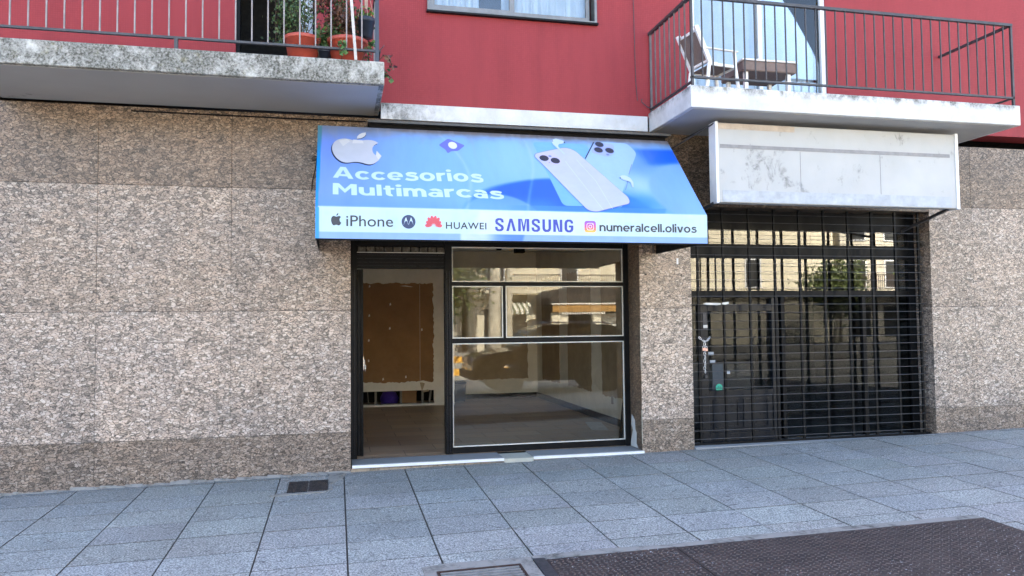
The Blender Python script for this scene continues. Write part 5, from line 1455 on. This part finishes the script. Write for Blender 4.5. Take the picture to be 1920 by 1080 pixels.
b = MB(); b.prism([(10.55, 2.45), (10.6, 2.8), (11.2, 3.25), (12.5, 3.36), (14.2, 3.36), (15.4, 3.2), (15.7, 2.7), (15.7, 2.45)], 'y', -32.6, -28.6); b.build('canopy', M['brownawn'], KF)
b = MB(); b.box(10.7, 15.6, -28.62, -28.55, 2.05, 2.42); b.build('fascia', M['ochre'], KF)
b = MB(); b.box(10.62, 15.7, -28.6, -28.5, 2.425, 2.50); b.build('white_trim', M['stripe_w'], KF)
b = MB()
for k in range(18): b.box(11.2+k*.13, 11.2+k*.13+.085, -28.6, -28.57, 1.93, 2.05)
b.build('scallops', M['stripe_w'], KF)
b = MB()
for x, w_ in ((10.7, .85), (12.9, .4), (15.2, .45)): b.box(x, x+w_, -29.0, -28.7, sz(13)-.3, 2.05)
b.split('pillar', M['cream'], KF)
b = MB(); b.box(10.8, 15.5, -32.5, -32.3, sz(13)-.3, 2.45); b.build('rear_wall', M['brownawn'], KF)
b = MB(); b.box(13.4, 14.3, -29.2, -29.15, .3, 1.95); b.box(14.6, 15.2, -29.2, -29.15, -.1, 1.9); b.split('screen', M['stripe_w'], KF)
# roadside trees
def tree(x, y, h, lab, seed, n_=5200, r=2.6, tr=.28, lo=.28, hi=.5):
    random.seed(seed); zb = sz(x)-.35; t_ = empty('street_tree', (x, y, zb), label=lab, cat='tree')
    b_ = MB(); top = (x+.3, y, h*.5); b_.tube([(x, y, zb), (x+.05, y, zb+1), (x+.1, y+.05, h*.3), top], [tr*1.3, tr, tr*.85, tr*.6], 12)
    tips = []
    for k in range(9):
        a = random.uniform(0, 6.28); el = random.uniform(.3, 1.2); L2 = r*random.uniform(.6, 1.0)
        s_ = Vector((x+.1, y, h*random.uniform(lo, hi))); e = s_+Vector((math.cos(a)*math.cos(el), math.sin(a)*math.cos(el), math.sin(el)))*L2 - Vector((0, (lo > .4)*.8, 0))
        b_.tube([s_, (s_+e)/2+Vector((0, 0, .15)), e], [tr*.45, tr*.3, tr*.12], 7); tips.append(e); tips.append((s_+e)/2)
    b_.build('trunk', M['bark'], t_, True)
    c_ = MB()
    for k in range(n_):
        tp = random.choice(tips); p = tp+Vector((random.gauss(0, .55), random.gauss(0, .55), random.gauss(0, .5)))
        s_ = random.uniform(.6, 1.4); c_.leaf(p, .20, (s_, s_, s_*.9))
    c_.build('crown', M['treeleaf'], t_)
tree(8.1, -31.0, 13.5, 'pale barked tree in full sun across the street left of the pavilion', 71, 1500, 1.3, .36, .5, .62)
tree(9.0, -31.6, 13.0, 'second pale trunk close beside the first, nearer the pavilion', 75, 1200, 1.2, .24, .5, .62)
tree(4.1, -24.5, 6.2, 'leafy dark tree nearest the road across the street', 72, 6500, 1.9, .2)
tree(27.5, -29.5, 6.0, 'slim tree in front of the right hand cream building across the street', 74, 3500, 1.9, .14)

# ---- repeats share a group
GR = {'curtain': 'curtains behind the first floor windows', 'potted_plant': 'plant pots standing on the left balcony', 'climbing_plant': 'leafy sprigs growing over the left balcony edge',
      'hanging_plant': 'foliage masses hanging behind the left railing', 'street_building': 'cream buildings across the street', 'street_tree': 'trees across the street', 'cable': 'thin cables on the facade'}
for o in list(sc.objects):
    if o.parent is None and o.name.split('.')[0] in GR and o.get('category'): o['group'] = GR[o.name.split('.')[0]]
